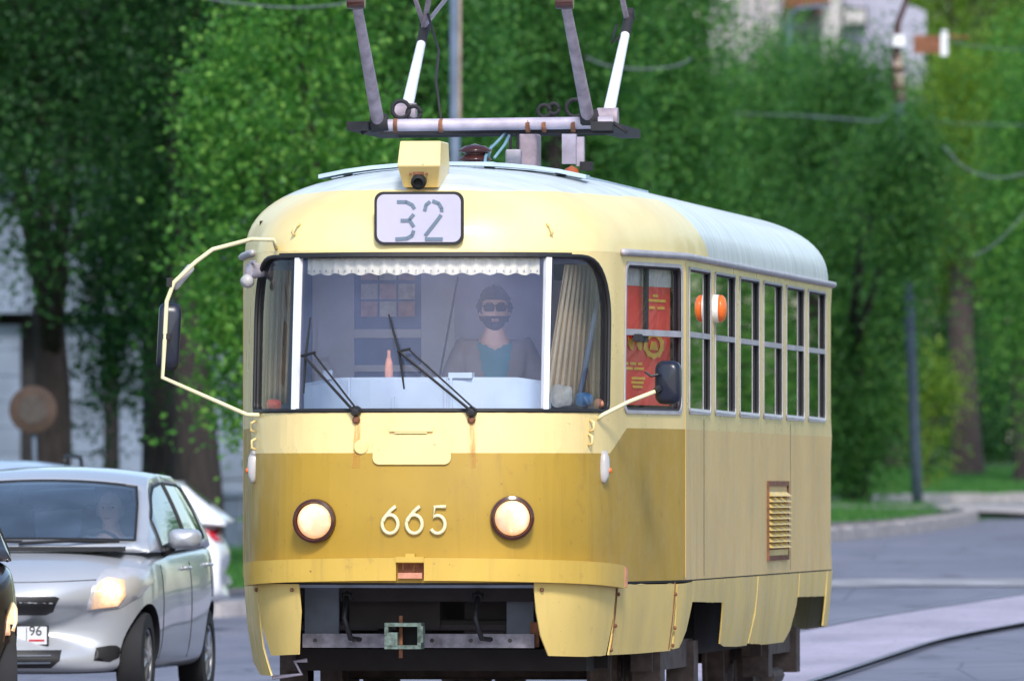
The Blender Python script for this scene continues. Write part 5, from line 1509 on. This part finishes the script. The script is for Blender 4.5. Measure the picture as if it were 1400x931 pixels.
def person(pos, rz, lbl, top, jacket, hairm, beard, shades, parent=None, bald=False, lean=0., car=False):
    # seated figure; origin at the seat's hip point
    root = empty('person', pos, rz, lbl, 'person')
    hd = (0, -.03, .715)
    V = [(0, .02, .08, (.17, .13)), (0, .02, .24, (.155, .12)), (0, .01, .42, (.17, .125)), (0, .0, .52, (.11, .09)), (0, -.01, .59, (.060, .062)), (0, -.02, .66, (.055, .06))]
    E = [(0, 1), (1, 2), (2, 3), (3, 4), (4, 5)]
    for sx_ in (-1, 1):
        o = len(V)
        V += [(sx_ * .17, .01, .50, (.062, .062)), (sx_ * .22, -.02, .38, (.052, .052)), (sx_ * .25, -.06, .24, (.044, .044)), (sx_ * .22, -.22, .20, (.040, .040)), (sx_ * .17, -.36, .24, (.028, .026)), (sx_ * .16, -.42, .25, (.034, .022))]
        E += [(2, o), (o, o + 1), (o + 1, o + 2), (o + 2, o + 3), (o + 3, o + 4), (o + 4, o + 5)]
        o = len(V)
        V += [(sx_ * .10, -.02, .06, (.085, .085)), (sx_ * .13, -.25, .09, (.075, .075)), (sx_ * .14, -.46, .08, (.058, .058)), (sx_ * .14, -.50 - .14 * car, -.15 + .10 * car, (.05, .05)), (sx_ * .14, -.49 - .36 * car, -.38 + .20 * car, (.036, .036)), (sx_ * .14, -.56 - .34 * car, -.42 + .21 * car, (.04, .035)), (sx_ * .14, -.66 - .30 * car, -.43 + .28 * car, (.035, .028))]
        E += [(0, o)] + [(o + i, o + i + 1) for i in range(6)]
    fingers = []
    for sx_ in (-1, 1):
        for k in range(4):
            L = (.070, .080, .075, .058)[k]; x = sx_ * (.135 + .017 * k); r = .0088
            fingers.append(([(x, -.43, .25, r * 1.1), (x, -.43 - L * .45, .256, r), (x, -.43 - L * .72, .236, r * .95), (x, -.43 - L * .72, .21, r * .8)], [(0, 1), (1, 2), (2, 3)]))
        fingers.append(([(sx_ * .14, -.395, .245, .011), (sx_ * .118, -.42, .24, .0105), (sx_ * .108, -.45, .228, .009)], [(0, 1), (1, 2)]))
    bm = eval_join('b', [(V, E)] + fingers, None, None)
    head_shape(bm, hd)
    bm_obj(bm, 'body', M['skin'], root, .0065, 2)
    # garments: the same skeleton with larger radii
    def garment(name, idx, grow, mat, cutter=None, vox=.010):
        keep = {i: n for n, i in enumerate(idx)}
        V2 = [(V[i][0], V[i][1], V[i][2], tuple(r + grow for r in V[i][3])) for i in idx]
        E2 = [(keep[a], keep[c]) for a, c in E if a in keep and c in keep]
        g = eval_join('g', [(V2, E2)], None, None); o = bm_obj(g, name, mat, root, vox, 3)
        if cutter:
            b2 = bmesh.new(); b2.from_mesh(o.data); bmesh.ops.delete(b2, geom=[f for f in b2.faces if cutter(f.calc_center_median())], context='FACES'); b2.to_mesh(o.data); b2.free()
        return o
    armL = [6, 7, 8, 9, 10]; legL = [12, 13, 14, 15, 16]; armR = [19, 20, 21, 22, 23]; legR = [25, 26, 27, 28, 29]
    garment('shirt', [0, 1, 2, 3] + armL[:2] + armR[:2], .010, top, lambda c: c.z > .60 or (c.z > .545 - .5 * max(0, .10 - abs(c.x)) and c.y < -.02 and abs(c.x) < .09))
    if jacket:
        garment('jacket', [0, 1, 2, 3] + armL + armR, .024, jacket, lambda c: (c.z > .575 and abs(c.x) < .085) or (c.y < -.04 and abs(c.x) < .028 + .075 * max(0, (c.z - .12) / .45)) or c.y < -.40)
    garment('trousers', [0] + legL + legR, .012, M['trousers'], lambda c: c.z > .2)
    for sx_ in (-1, 1):
        b = MB(); P = [(sx_ * .14 + .045 * math.cos(a) * (1 if math.sin(a) < 0 else .9), -.60 + .12 * math.sin(a)) for a in np.linspace(0, 2 * math.pi, 16, endpoint=False)]
        n = len(P); vs = [(x, y, -.48) for x, y in P] + [(x, y, -.44) for x, y in P] + [(sx_ * .14 + (x - sx_ * .14) * .8, y * 1. + .02, -.385 if y > -.62 else -.41) for x, y in P]
        vs = [(x, y - .32 * car, z + .22 * car) for x, y, z in vs]; b.add(vs, [tuple(range(n))[::-1], tuple(range(2 * n, 3 * n))] + [(r_ * n + i, r_ * n + (i + 1) % n, (r_ + 1) * n + (i + 1) % n, (r_ + 1) * n + i) for r_ in range(2) for i in range(n)]); b.build('shoe', M['black'], root, smooth=True, angle=50)
    # hair and beard: shells grown from the head shape
    def shell(name, cond, grow, mat):
        bm = bmesh.new(); head_shape(bm, (0, 0, 0), 1.)
        bmesh.ops.delete(bm, geom=[f for f in bm.faces if not cond(f.calc_center_median())], context='FACES')
        bm.normal_update()
        for v in bm.verts:
            n_ = v.normal; v.co = v.co + n_ * grow * (1 + .3 * math.sin(v.co.x * 300) * math.sin(v.co.z * 260)) + Vector(hd)
        me = bpy.data.meshes.new(name); bm.to_mesh(me); bm.free(); me.materials.append(mat)
        for p in me.polygons: p.use_smooth = True
        o = bpy.data.objects.new(name, me); COL.objects.link(o); o.parent = root
        q = o.modifiers.new('t', 'SOLIDIFY'); q.thickness = grow; q.offset = -1
    if bald: shell('hair', lambda c: c.y > -.01 and -.04 < c.z < .05 and abs(c.x) > .0, .008, hairm)
    else: shell('hair', lambda c: (c.z > .056 + (0 if c.y < 0 else -.1 * min(1, c.y / .04))) or (c.y > -.028 and c.z > -.01 and abs(c.x) < .078) or (c.y > .03 and c.z > -.06), .020, hairm)
    if beard: shell('beard', lambda c: c.y < .005 and ((c.z < -.030 and abs(c.x) > .020) or c.z < -.066 or (-.050 < c.z < -.030 and abs(c.x) < .034)) and c.z > -.117, .007, hairm)
    # brows / eyes
    b = MB()
    for sx_ in (-1, 1): b.tube([Vector(hd) + Vector((sx_ * .014, -.096, .034)), Vector(hd) + Vector((sx_ * .032, -.093, .039)), Vector(hd) + Vector((sx_ * .05, -.080, .034))], .0035, 5)
    b.build('eyebrows', hairm, root)
    b = MB()
    for sx_ in (-1, 1): b.lathe([(.001, -.011), (.009, -.007), (.011, 0), (.009, .007), (.001, .011)], Vector(hd) + Vector((sx_ * .031, -.074, .013)), (0, 1, 0), 12)
    b.build('eyes', M['shades'], root)
    b = MB(); b.tube([Vector(hd) + Vector((x, -.0985 + 4 * x * x, -.0585)) for x in (-.022, -.011, 0, .011, .022)], [.002, .0035, .004, .0035, .002], 6); b.build('lips', simple('lips', (.30, .11, .09), .5), root)
    if shades:
        b = MB()
        for sx_ in (-1, 1):
            P = rrect(-.031, -.023, .029, .019, .013, 4)
            b.plate(P, lambda x, z, o_, sx_=sx_: Vector(hd) + Vector((sx_ * .033 + x, -.108 - o_ + 3.0 * abs(sx_ * .033 + x) ** 2 * 1.5, .014 + z)), .004)
            b.tube([Vector(hd) + Vector((sx_ * .058, -.092, .022)), Vector(hd) + Vector((sx_ * .079, -.02, .018)), Vector(hd) + Vector((sx_ * .081, .01, .012))], .003, 5)
        b.tube([Vector(hd) + Vector((-.012, -.109, .020)), Vector(hd) + Vector((.012, -.109, .020))], .003, 5)
        b.build('sunglasses', M['shades'], root)
    return root
# tram driver: head centre seen at (676, 425)
hc = at(676, 424, 66.65)
person((hc.x, hc.y + .03, hc.z - .715), R(2), 'bearded person in sunglasses, grey jacket and teal shirt seated behind the tram windscreen', M['teal'], M['jacket'], M['hair'], True, True)

# ------------------------------------------------------------------ cars
def bake(o):
    dg = bpy.context.evaluated_depsgraph_get(); m2 = bpy.data.meshes.new_from_object(o.evaluated_get(dg), preserve_all_data_layers=True, depsgraph=dg)
    old = o.data; o.modifiers.clear(); o.data = m2; bpy.data.meshes.remove(old)
def lerp_tab(t, tab):
    xs_ = [q[0] for q in tab]; return [float(np.interp(t, xs_, [q[i] for q in tab])) for i in range(1, len(tab[0]))]
def make_car(loc, rz, lbl, paintm, spec, group=None, name='hatchback_car', cat='car'):
    root = empty(name, loc, rz, lbl, cat, group)
    L, W_ = spec['L'], spec['W']; ax = spec['axles']; wr = spec['wr']
    # lower body: y, half width, bottom, shoulder z, centre z
    tab = spec['body']
    stn = spec['stations']; b = MB(); rings = []
    for y in stn:
        hw, zb, zs, zt = lerp_tab(y, tab)
        half = [(0, zb), (.55 * hw, zb), (.90 * hw, zb + .015), (.975 * hw, zb + .08), (1.0 * hw, zb + (zs - zb) * .40), (1.0 * hw, zb + (zs - zb) * .70), (.975 * hw, zs - .05), (.93 * hw, zs), (.80 * hw, zs + (zt - zs) * .5), (.5 * hw, zt - .005), (.2 * hw, zt)]
        ring_ = half + [(-x, z) for x, z in half[::-1] if x > 1e-6]
        fr_, rr_ = max(0, 1 - y / .9), max(0, 1 - (L - y) / .7)
        rings.append([(x, y + spec['bow'] * fr_ * (abs(x) / max(hw, .01)) ** 2.2 - .12 * rr_ * (abs(x) / hw) ** 2.5 + spec.get('rake', 0) * 0, z) for x, z in ring_])
    n = len(rings[0]); b.v = [p for r_ in rings for p in r_]
    for i in range(len(rings) - 1):
        for k in range(n): b.f.append((i * n + k, i * n + (k + 1) % n, (i + 1) * n + (k + 1) % n, (i + 1) * n + k)); b.m.append(0)
    b.f += [tuple(range(n))[::-1], tuple((len(rings) - 1) * n + k for k in range(n))]; b.m += [0, 0]
    body = fixn(b.build('body', [paintm, M['black']], root, smooth=True))
    s_ = body.modifiers.new('s', 'SUBSURF'); s_.levels = 2; s_.render_levels = 2; s_.boundary_smooth = 'ALL'
    cut = []
    for y in ax:
        for sx_ in (-1, 1):
            cb = MB().lathe([(wr * 1.14, 0), (wr * 1.14, .5)], (sx_ * (W_ - .24), y, wr + .01), (sx_, 0, 0), 40)
            co = fixn(cb.build('cut', M['black'], root)); cut.append(co)
            md = body.modifiers.new('c', 'BOOLEAN'); md.object = co; md.solver = 'EXACT'; md.operation = 'DIFFERENCE'
            try: md.material_mode = 'TRANSFER'
            except Exception: pass
    bake(body)
    for co in cut: bpy.data.objects.remove(co)
    try: body.data.set_sharp_from_angle(angle=R(50))
    except Exception: pass
    bm = bmesh.new(); bm.from_mesh(body.data); bvh = BVHTree.FromBMesh(bm); bm.free()
    # greenhouse
    gt = spec['green']            # y, z belt, belt half width, roof edge half width, roof z
    ys_ = spec['gy']; JS, JT = 8, 10
    def gpt(y, j):
        zb, xb, xr, zr = lerp_tab(y, gt)
        hgt = zr - zb; sgn = 1
        N = 2 * JS + 2 * JT
        if j > N // 2: j = N - j; sgn = -1
        if j <= JS:
            q = j / JS; x = xb + (xr - xb) * q ** 1.35 + .0 ; z = zb + (hgt - .05 * min(1, hgt / .3)) * q; yy = y
        else:
            q = (j - JS) / JT; x = xr * (1 - q); z = zr - .05 * min(1, hgt / .3) * (1 - q) ** 2.2; yy = y
        w = max(0, 1 - (x / max(xr, .01)) ** 2) if j > JS else 0
        fr_ = max(0., min(1., (spec['wtop'] - y) / (spec['wtop'] - ys_[0]))); rr_ = max(0., min(1., (y - spec['rtop']) / (ys_[-1] - spec['rtop'])))
        yy = y - spec['wbow'] * w * (fr_ ** .7) + .10 * w * rr_
        return Vector((x * sgn, yy, z))
    N = 2 * JS + 2 * JT
    grid = [[gpt(y, j) for j in range(N + 1)] for y in ys_]
    def zone(yc, j):
        jj = j if j < N // 2 else N - 1 - j
        if jj >= JS + 1 and yc < spec['wtop'] - .03 and yc > ys_[0] + .06: return 'windscreen'
        if jj >= JS + 2 and yc > spec['rtop'] + .05 and yc < ys_[-1] - .12: return 'rear_window'
        if 1 <= jj <= JS - 2:
            for k, (a, c) in enumerate(spec['sidewin']):
                if a < yc < c: return 'side_window' + str(k) + ('r' if j < N // 2 else 'l')
        return 'shell'
    zones = {}
    for i in range(len(ys_) - 1):
        for j in range(N):
            zones.setdefault(zone((ys_[i] + ys_[i + 1]) / 2, j), []).append((i, j))
    for zn, cells in zones.items():
        b = MB(); idx = {}
        for (i, j) in cells:
            f = []
            for (a, c) in ((i, j), (i, j + 1), (i + 1, j + 1), (i + 1, j)):
                if (a, c) not in idx: idx[(a, c)] = len(b.v); b.v.append(tuple(grid[a][c]))
                f.append(idx[(a, c)])
            b.f.append(tuple(f)); b.m.append(0)
        if zn == 'shell':
            o = b.build('roof', paintm, root, smooth=True); fixn(o); q = o.modifiers.new('t', 'SOLIDIFY'); q.thickness = .025; q.offset = -1
            try: o.data.set_sharp_from_angle(angle=R(40))
            except Exception: pass
        else:
            nm = zn if not zn.startswith('side_window') else 'side_window'
            o = fixn(b.build(nm, M['carglass'], root, smooth=True))
            # black seal along the border
            cnt = {}
            for f in b.f:
                for k in range(4):
                    e = tuple(sorted((f[k], f[(k + 1) % 4]))); cnt[e] = cnt.get(e, 0) + 1
            be = [e for e, c_ in cnt.items() if c_ == 1]; sb_ = MB()
            for e in be: sb_.tube([b.v[e[0]], b.v[e[1]]], .010, 5)
            sb_.build('seal', M['black'], o)
    def decal(poly, ang, mats, nm, off=.004, step=.03, par=None, thick=.0, elev=0., lens=0.):
        # poly: (x, z) in the plane seen when looking along heading ang (0 = straight at the nose)
        ca, sa = math.cos(ang), math.sin(ang)
        rgt = Vector((ca, sa, 0)); dr = Vector((-sa, ca, 0)); ctr = Vector((0, L / 2, 0))
        v, f, c = cdt(poly, step=step); vs = []; dp = dist_poly(v, poly) if lens else [0] * len(v)
        for (x, z), d_ in zip(v, dp):
            o_ = rgt * x + Vector((0, 0, z)) - dr * 6 + (ctr - rgt * ctr.dot(rgt))
            hit = bvh.ray_cast(o_, dr)
            p = hit[0] if hit[0] is not None else o_ + dr * 4.3
            nrm = hit[1] if hit[1] is not None else -dr
            if nrm.dot(dr) > 0: nrm = -nrm
            vs.append(p + nrm * (off + lens * min(1., d_ / .04)))
        b = MB(); b.add(vs, f); o = b.build(nm, mats, par or root, smooth=True)
        return o
    # wheels
    for y in ax:
        for sx_ in (-1, 1):
            c = Vector((sx_ * (W_ - .12), y, wr)); a_ = (sx_, 0, 0)
            w = MB().lathe([(wr * .62, -.09), (wr * .96, -.085), (wr, -.05), (wr, .05), (wr * .96, .08), (wr * .66, .085), (wr * .60, .06)], c, a_, 36).build('wheel', M['tyre'], root, smooth=True, angle=40)
            b = MB(); b.lathe([(wr * .62, .02), (wr * .62, .075), (wr * .57, .07), (wr * .56, .01), (.05, .0), (.05, .07), (.035, .085), (.001, .085)], c, a_, 30)
            for k in range(7):
                an = 2 * math.pi * k / 7; d = Vector((0, math.cos(an), math.sin(an))); b.tube([c + d * .03 + Vector((sx_ * .06, 0, 0)), c + d * wr * .59 + Vector((sx_ * .055, 0, 0))], [.022, .018], 6)
            b.build('rim', M['rim'], w, smooth=True, angle=40)
    # interior: dark tub, seats
    b = MB(); zb0 = lerp_tab(2.0, gt)[0]
    b.box((0, L * .52, zb0 - .12), (W_ * 1.65, L * .55, .04)); b.box((0, ys_[0] + .50, zb0 - .05), (W_ * 1.5, .4, .14)); b.build('interior', M['seatfab'], root)
    for sx_ in (-1, 1):
        b = MB(); b.box((sx_ * .36, 2.05, zb0 - .02), (.46, .14, .62), taper=(.85, .8)); b.box((sx_ * .36, 2.07, zb0 + .36), (.24, .09, .16)); o = b.build('front_seat', M['seatfab'], root); q = o.modifiers.new('b', 'BEVEL'); q.width = .03; q.segments = 2
    # mirrors, handles, sill line
    for sx_ in (-1, 1) if spec.get('mirrors', True) else ():
        yb = spec['mirror_y']; zb = lerp_tab(yb, gt)[0]; xb = lerp_tab(yb, gt)[1]
        b = MB(); c = Vector((sx_ * (xb + .12), yb, zb + .08)); P = rrect(-.11, -.065, .11, .065, .05, 5); n_ = len(P); vs = []
        for (dy, k) in ((.07, .92), (.02, 1.), (-.04, .9), (-.075, .55), (-.082, .02)): vs += [c + Vector((p[0] * k, dy, p[1] * k)) for p in P]
        b.add(vs, [(r_ * n_ + i, r_ * n_ + (i + 1) % n_, (r_ + 1) * n_ + (i + 1) % n_, (r_ + 1) * n_ + i) for r_ in range(4) for i in range(n_)] + [tuple(range(n_))])
        o = fixn(b.build('wing_mirror', paintm, root, smooth=True))
        b = MB(); b.tube([(sx_ * (xb - .03), yb + .02, zb - .01), c + Vector((-sx_ * .07, .01, -.055))], [.035, .022], 8); b.build('mirror_stalk', M['black'], o)
        for y in spec['handles']:
            z = lerp_tab(y, gt)[0] - .12; hit = bvh.ray_cast(Vector((sx_ * 3, y, z)), Vector((-sx_, 0, 0)))
            if hit[0]: b = MB(); b.tube([hit[0] + Vector((0, -.07, 0)), hit[0] + Vector((sx_ * .03, -.05, 0)), hit[0] + Vector((sx_ * .03, .05, 0)), hit[0] + Vector((0, .07, 0))], .012, 6); b.build('door_handle', paintm, root, smooth=True)
        for y in spec['doorlines']:
            P = []
            for z in np.linspace(.28, lerp_tab(y, gt)[0] - .02, 10):
                hit = bvh.ray_cast(Vector((sx_ * 3, y + .10 * math.sin((z - .3) * 4) * .3, z)), Vector((-sx_, 0, 0)))
                if hit[0]: P.append(hit[0] + Vector((sx_ * .0005, 0, 0)))
            if len(P) > 3: b = MB(); b.tube(P, .0045, 4); b.build('door_gap', M['black'], root)
    return root, decal, bvh
yaris = dict(L=3.75, W=.848, axles=(.74, 3.20), wr=.293, bow=.34, wbow=.20,
    body=[(0, .56, .33, .58, .61), (.04, .62, .24, .65, .69), (.12, .70, .20, .73, .79), (.28, .77, .19, .80, .875), (.55, .815, .19, .88, .945), (.95, .84, .19, .945, 1.00), (1.3, .848, .19, .955, 1.0), (2.4, .848, .19, .985, 1.02), (3.3, .835, .20, 1.0, 1.03), (3.6, .80, .26, .99, 1.0), (3.75, .72, .36, .90, .93)],
    stations=[0, .04, .12, .28, .48, .74, .95, 1.3, 1.8, 2.4, 2.9, 3.3, 3.55, 3.70, 3.75],
    green=[(.86, .965, .80, .78, .985), (1.05, .965, .812, .755, 1.12), (1.35, .965, .818, .71, 1.31), (1.60, .968, .82, .655, 1.425), (1.8, .97, .82, .63, 1.485), (2.2, .98, .82, .62, 1.515), (2.8, .99, .81, .615, 1.50), (3.3, 1.0, .79, .60, 1.44), (3.45, 1.0, .775, .61, 1.36), (3.68, .985, .73, .66, 1.03)],
    gy=[.86, .95, 1.05, 1.15, 1.25, 1.35, 1.45, 1.53, 1.59, 1.66, 1.8, 1.95, 2.1, 2.2, 2.26, 2.4, 2.6, 2.8, 2.95, 3.1, 3.2, 3.3, 3.38, 3.45, 3.53, 3.6, 3.68],
    wtop=1.60, rtop=3.36, sidewin=[(1.22, 2.2), (2.26, 3.10)], mirror_y=1.38, handles=(2.05, 3.0), doorlines=(1.12, 2.23, 3.15))
# silver hatchback facing the camera
fx = -3.22
silver, decal, bvh = make_car((fx, 76.4, 0), -R(7.6), 'silver hatchback with a lit headlight driving beside the tram', M['silver'], yaris)
def mir(p): return [(-x, z) for x, z in p[::-1]]
blackm, lampm = M['black'], M['lamphouse']
for sgn in (1, -1):
    P = [(.49, .60), (.68, .61), (.78, .68), (.825, .78), (.80, .85), (.68, .87), (.57, .855), (.52, .74)]
    hl = decal(P if sgn > 0 else mir(P), 0., M['lamphouse'], 'headlight', .004, .03, lens=.014)
    P2 = [(.51, .615), (.66, .625), (.70, .69), (.69, .78), (.60, .795), (.55, .77), (.53, .70)]
    decal(P2 if sgn > 0 else mir(P2), 0., M['lens'], 'lit_lamp', .022, .03, par=hl, lens=.008)
    P3_ = [(.53, .28), (.62, .27), (.70, .31), (.73, .375), (.62, .375), (.54, .36)]
    decal(P3_ if sgn > 0 else mir(P3_), 0., blackm, 'fog_recess', .003, .03)
decal([(-.26, .57), (.24, .57), (.29, .59), (.335, .675), (.31, .685), (-.31, .685), (-.335, .675), (-.29, .59)], 0., blackm, 'upper_grille', .004, .03)
lg = decal([(-.33, .235), (.28, .235), (.335, .28), (.34, .345), (-.34, .345), (-.36, .28)], 0., blackm, 'lower_grille', .004, .03)
for z in (.265, .305): decal([(-.29, z), (.28, z), (.28, z + .008), (-.29, z + .008)], 0., M['frontgrey'], 'grille_bar', .010, .04, par=lg)
pl = empty('t'); bpy.data.objects.remove(pl)
hit = bvh.ray_cast(Vector((0, -2, .46)), Vector((0, 1, 0)))[0]
b = MB(); b.box((-.01, hit.y - .012, .44), (.54, .016, .125), 1); b.box((-.01, hit.y - .022, .44), (.52, .008, .112), 0); pt = b.build('number_plate', [M['plate'], M['black']], silver)
cu = bpy.data.curves.new('t', 'FONT'); cu.body = '96'; cu.size = .085; cu.extrude = .001; to = bpy.data.objects.new('t', cu); COL.objects.link(to)
me = bpy.data.meshes.new_from_object(to.evaluated_get(bpy.context.evaluated_depsgraph_get())); bpy.data.objects.remove(to)
me.transform(Matrix.Translation(Vector((.135, hit.y - .0275, .44))) @ Matrix.Rotation(R(90), 4, 'X')); me.materials.clear(); me.materials.append(M['black'])
o = bpy.data.objects.new('plate_digits', me); COL.objects.link(o); o.parent = pt
b = MB(); b.box((.185, hit.y - .0275, .408), (.10, .002, .012), 0); b.box((.12, hit.y - .0275, .44), (.004, .002, .10), 1); b.build('plate_bar', [M['redlens'], M['black']], pt)
# bonnet edge line
P = []
for x in np.linspace(-.60, .60, 25):
    h_ = bvh.ray_cast(Vector((x, -2, .775 + .02 * (abs(x) / .6) ** 2)), Vector((0, 1, 0)))
    if h_[0]: P.append(h_[0])
b = MB(); b.tube(P, .004, 4); b.build('bonnet_gap', M['black'], silver)
b = MB(); 
for x0_, x1_, dy in ((-.62, .0, .0), (-.02, .60, .03)): b.tube([(x0_, .84 - .19 * (1 - (x0_ / .7) ** 2) + dy, 1.02), ((x0_ + x1_) / 2, .86 - .2 + dy + .01, 1.035), (x1_, .88 - .19 * (1 - (x1_ / .7) ** 2) + dy, 1.03)], .011, 6)
b.box((0, .74, .985), (1.30, .16, .03)); b.build('windscreen_wipers', M['black'], silver, smooth=False)
# crease along the silver bonnet + driver
_m = Matrix.Rotation(-R(7.6), 3, 'Z')
dp = Vector((fx, 76.4, 0)) + _m @ Vector((.36, 1.98, .52))
person(dp, -R(10), 'person with short grey hair and a pale shirt at the wheel of the silver hatchback', M['greyshirt'], None, M['greyhair'], False, False, bald=True, car=True)
_o = bpy.data.objects.get('person.001')
b = MB(); n = 20; c = Vector((.36, 1.50, .93)); b.tube([c + Vector((math.cos(2 * math.pi * k / n) * .18, -.06 * math.sin(2 * math.pi * k / n) * 1., math.sin(2 * math.pi * k / n) * .17)) for k in range(n + 1)], .014, 6); b.build('steering_wheel', M['black'], silver)
# other cars
def simple_lights(decal, front, lit):
    for sgn in (1, -1):
        P = [(.42, .64), (.55, .63), (.74, .70), (.80, .78), (.70, .82), (.52, .78)]
        if front: decal(P if sgn > 0 else mir(P), 0., M['lens'] if lit else M['lamphouse'], 'headlight', .004, .04, lens=.012)
# white hatchback: rear quarter shows to the right of the silver car
wsp = dict(yaris)
wsp.update(L=4.1, axles=(.8, 3.35), green=[(.95, .93, .80, .78, .95), (1.4, .93, .818, .70, 1.22), (1.75, .94, .82, .64, 1.40), (2.2, .96, .82, .62, 1.455), (2.8, .99, .81, .615, 1.45), (3.3, 1.0, .79, .60, 1.42), (3.65, 1.0, .775, .61, 1.38), (4.02, .98, .73, .66, 1.02)],
    gy=[.95, 1.05, 1.2, 1.3, 1.4, 1.5, 1.6, 1.7, 1.75, 1.85, 2.0, 2.2, 2.26, 2.4, 2.6, 2.8, 2.95, 3.1, 3.2, 3.3, 3.4, 3.5, 3.6, 3.65, 3.75, 3.85, 3.95, 4.02], wtop=1.78, rtop=3.62, sidewin=[(1.3, 2.2), (2.26, 3.10), (3.18, 3.42)],
    body=[(0, .56, .33, .58, .61), (.04, .62, .24, .65, .69), (.12, .70, .20, .73, .79), (.28, .77, .19, .80, .85), (.55, .815, .19, .86, .90), (.95, .84, .19, .92, .95), (1.3, .848, .19, .93, .97), (2.4, .848, .19, .97, 1.0), (3.3, .845, .20, .99, 1.02), (3.85, .83, .24, .98, 1.0), (4.02, .81, .27, .93, .96), (4.10, .77, .33, .62, .66)],
    stations=[0, .04, .12, .28, .48, .74, .95, 1.3, 1.8, 2.4, 2.9, 3.3, 3.7, 3.95, 4.06, 4.10], doorlines=(1.12, 2.23, 3.15), handles=(2.05, 3.0), mirror_y=1.45)
# its rear bumper corner at photo x=313, heading left and away
ang = R(62)         # local +y (rear) points to the right and toward the camera
Yw = 117.
rear = at(303, 700, Yw)
wa = -ang - R(25)
d = Vector((-math.sin(wa), math.cos(wa), 0))
wl = Vector((rear.x, Yw, 0)) - d * 4.1 - Vector((.10, 0, 0))
white, decal2, bvh2 = make_car((wl.x, wl.y, zg(wl.x, wl.y)), wa, 'white hatchback, rear end with a red tail light showing behind the silver car', M['carwhite'], wsp); white.scale = (1.05, 1.05, 1.05)
for sgn in (1, -1):
    b = MB(); P = []
    z0_, z1_ = .80, .96
    for (dy, dz) in ((3.86, .90), (3.92, .935), (4.12, .935), (4.12, .84), (4.0, .81), (3.90, .85)):
        P.append((dy, dz))
    v, f, c = cdt(P, step=.04); vs = []
    for (y, z) in v:
        x = .9; y2 = y
        if y > 4.0: y2 = 4.0 ; x = .9
        o_ = Vector((sgn * (2.0), y2 + (y - y2) * 0, z)); h_ = bvh2.ray_cast(o_, Vector((-sgn, 0, 0)))
        p = h_[0] if h_[0] is not None else Vector((sgn * .7, y2, z))
        if y > 4.0:
            h2 = bvh2.ray_cast(Vector((sgn * (.80 - (y - 4.0) * 1.2), 6, z)), Vector((0, -1, 0)))
            if h2[0] is not None: p = h2[0]; nn = h2[1]; p = p + nn * .01
        else: p = p + h_[1] * .01 if h_[0] is not None else p
        vs.append(p)
    b.add(vs, f); b.build('tail_light', M['redlens'], white, smooth=True)
decal2([(-.62, .42), (.62, .42), (.66, .52), (-.66, .52)], math.pi, M['carwhite'], 'rear_bumper', .05, .06)
# pale blue car roof behind the silver car
bsp = dict(yaris)
bl_ = gp(-45, 99)
blue, dc3, _b = make_car((bl_.x, 97, 0), -R(5), 'pale blue car with dark roof rails, only its roof showing behind the silver hatchback', M['carblue'], bsp)
simple_lights(dc3, True, False)
blue.scale = (1.05, 1.05, 1.065)
b = MB()
for sx_ in (-1, 1): b.tube([(sx_ * .60, 1.9, 1.49), (sx_ * .60, 2.0, 1.545), (sx_ * .59, 3.0, 1.535), (sx_ * .58, 3.15, 1.46)], .016, 6)
b.build('roof_rail', M['black'], blue, smooth=True)
# dark car whose corner is in the lower left
dk, dc4, bv4 = make_car((-3.49, 66.2, 0), R(6), 'dark car in the lower left corner, only its lit headlight corner and front wheel showing', M['cardark'], dict(yaris, mirrors=False))
for sgn in (1, -1):
    P = [(.73, .52), (.78, .50), (.82, .56), (.835, .70), (.79, .74), (.75, .66)]
    dc4(P if sgn > 0 else mir(P), 0., M['lens'], 'headlight', .005, .03, lens=.014)
dc4([(-.35, .56), (.35, .56), (.4, .68), (-.4, .68)], 0., blackm, 'grille', .004, .04)
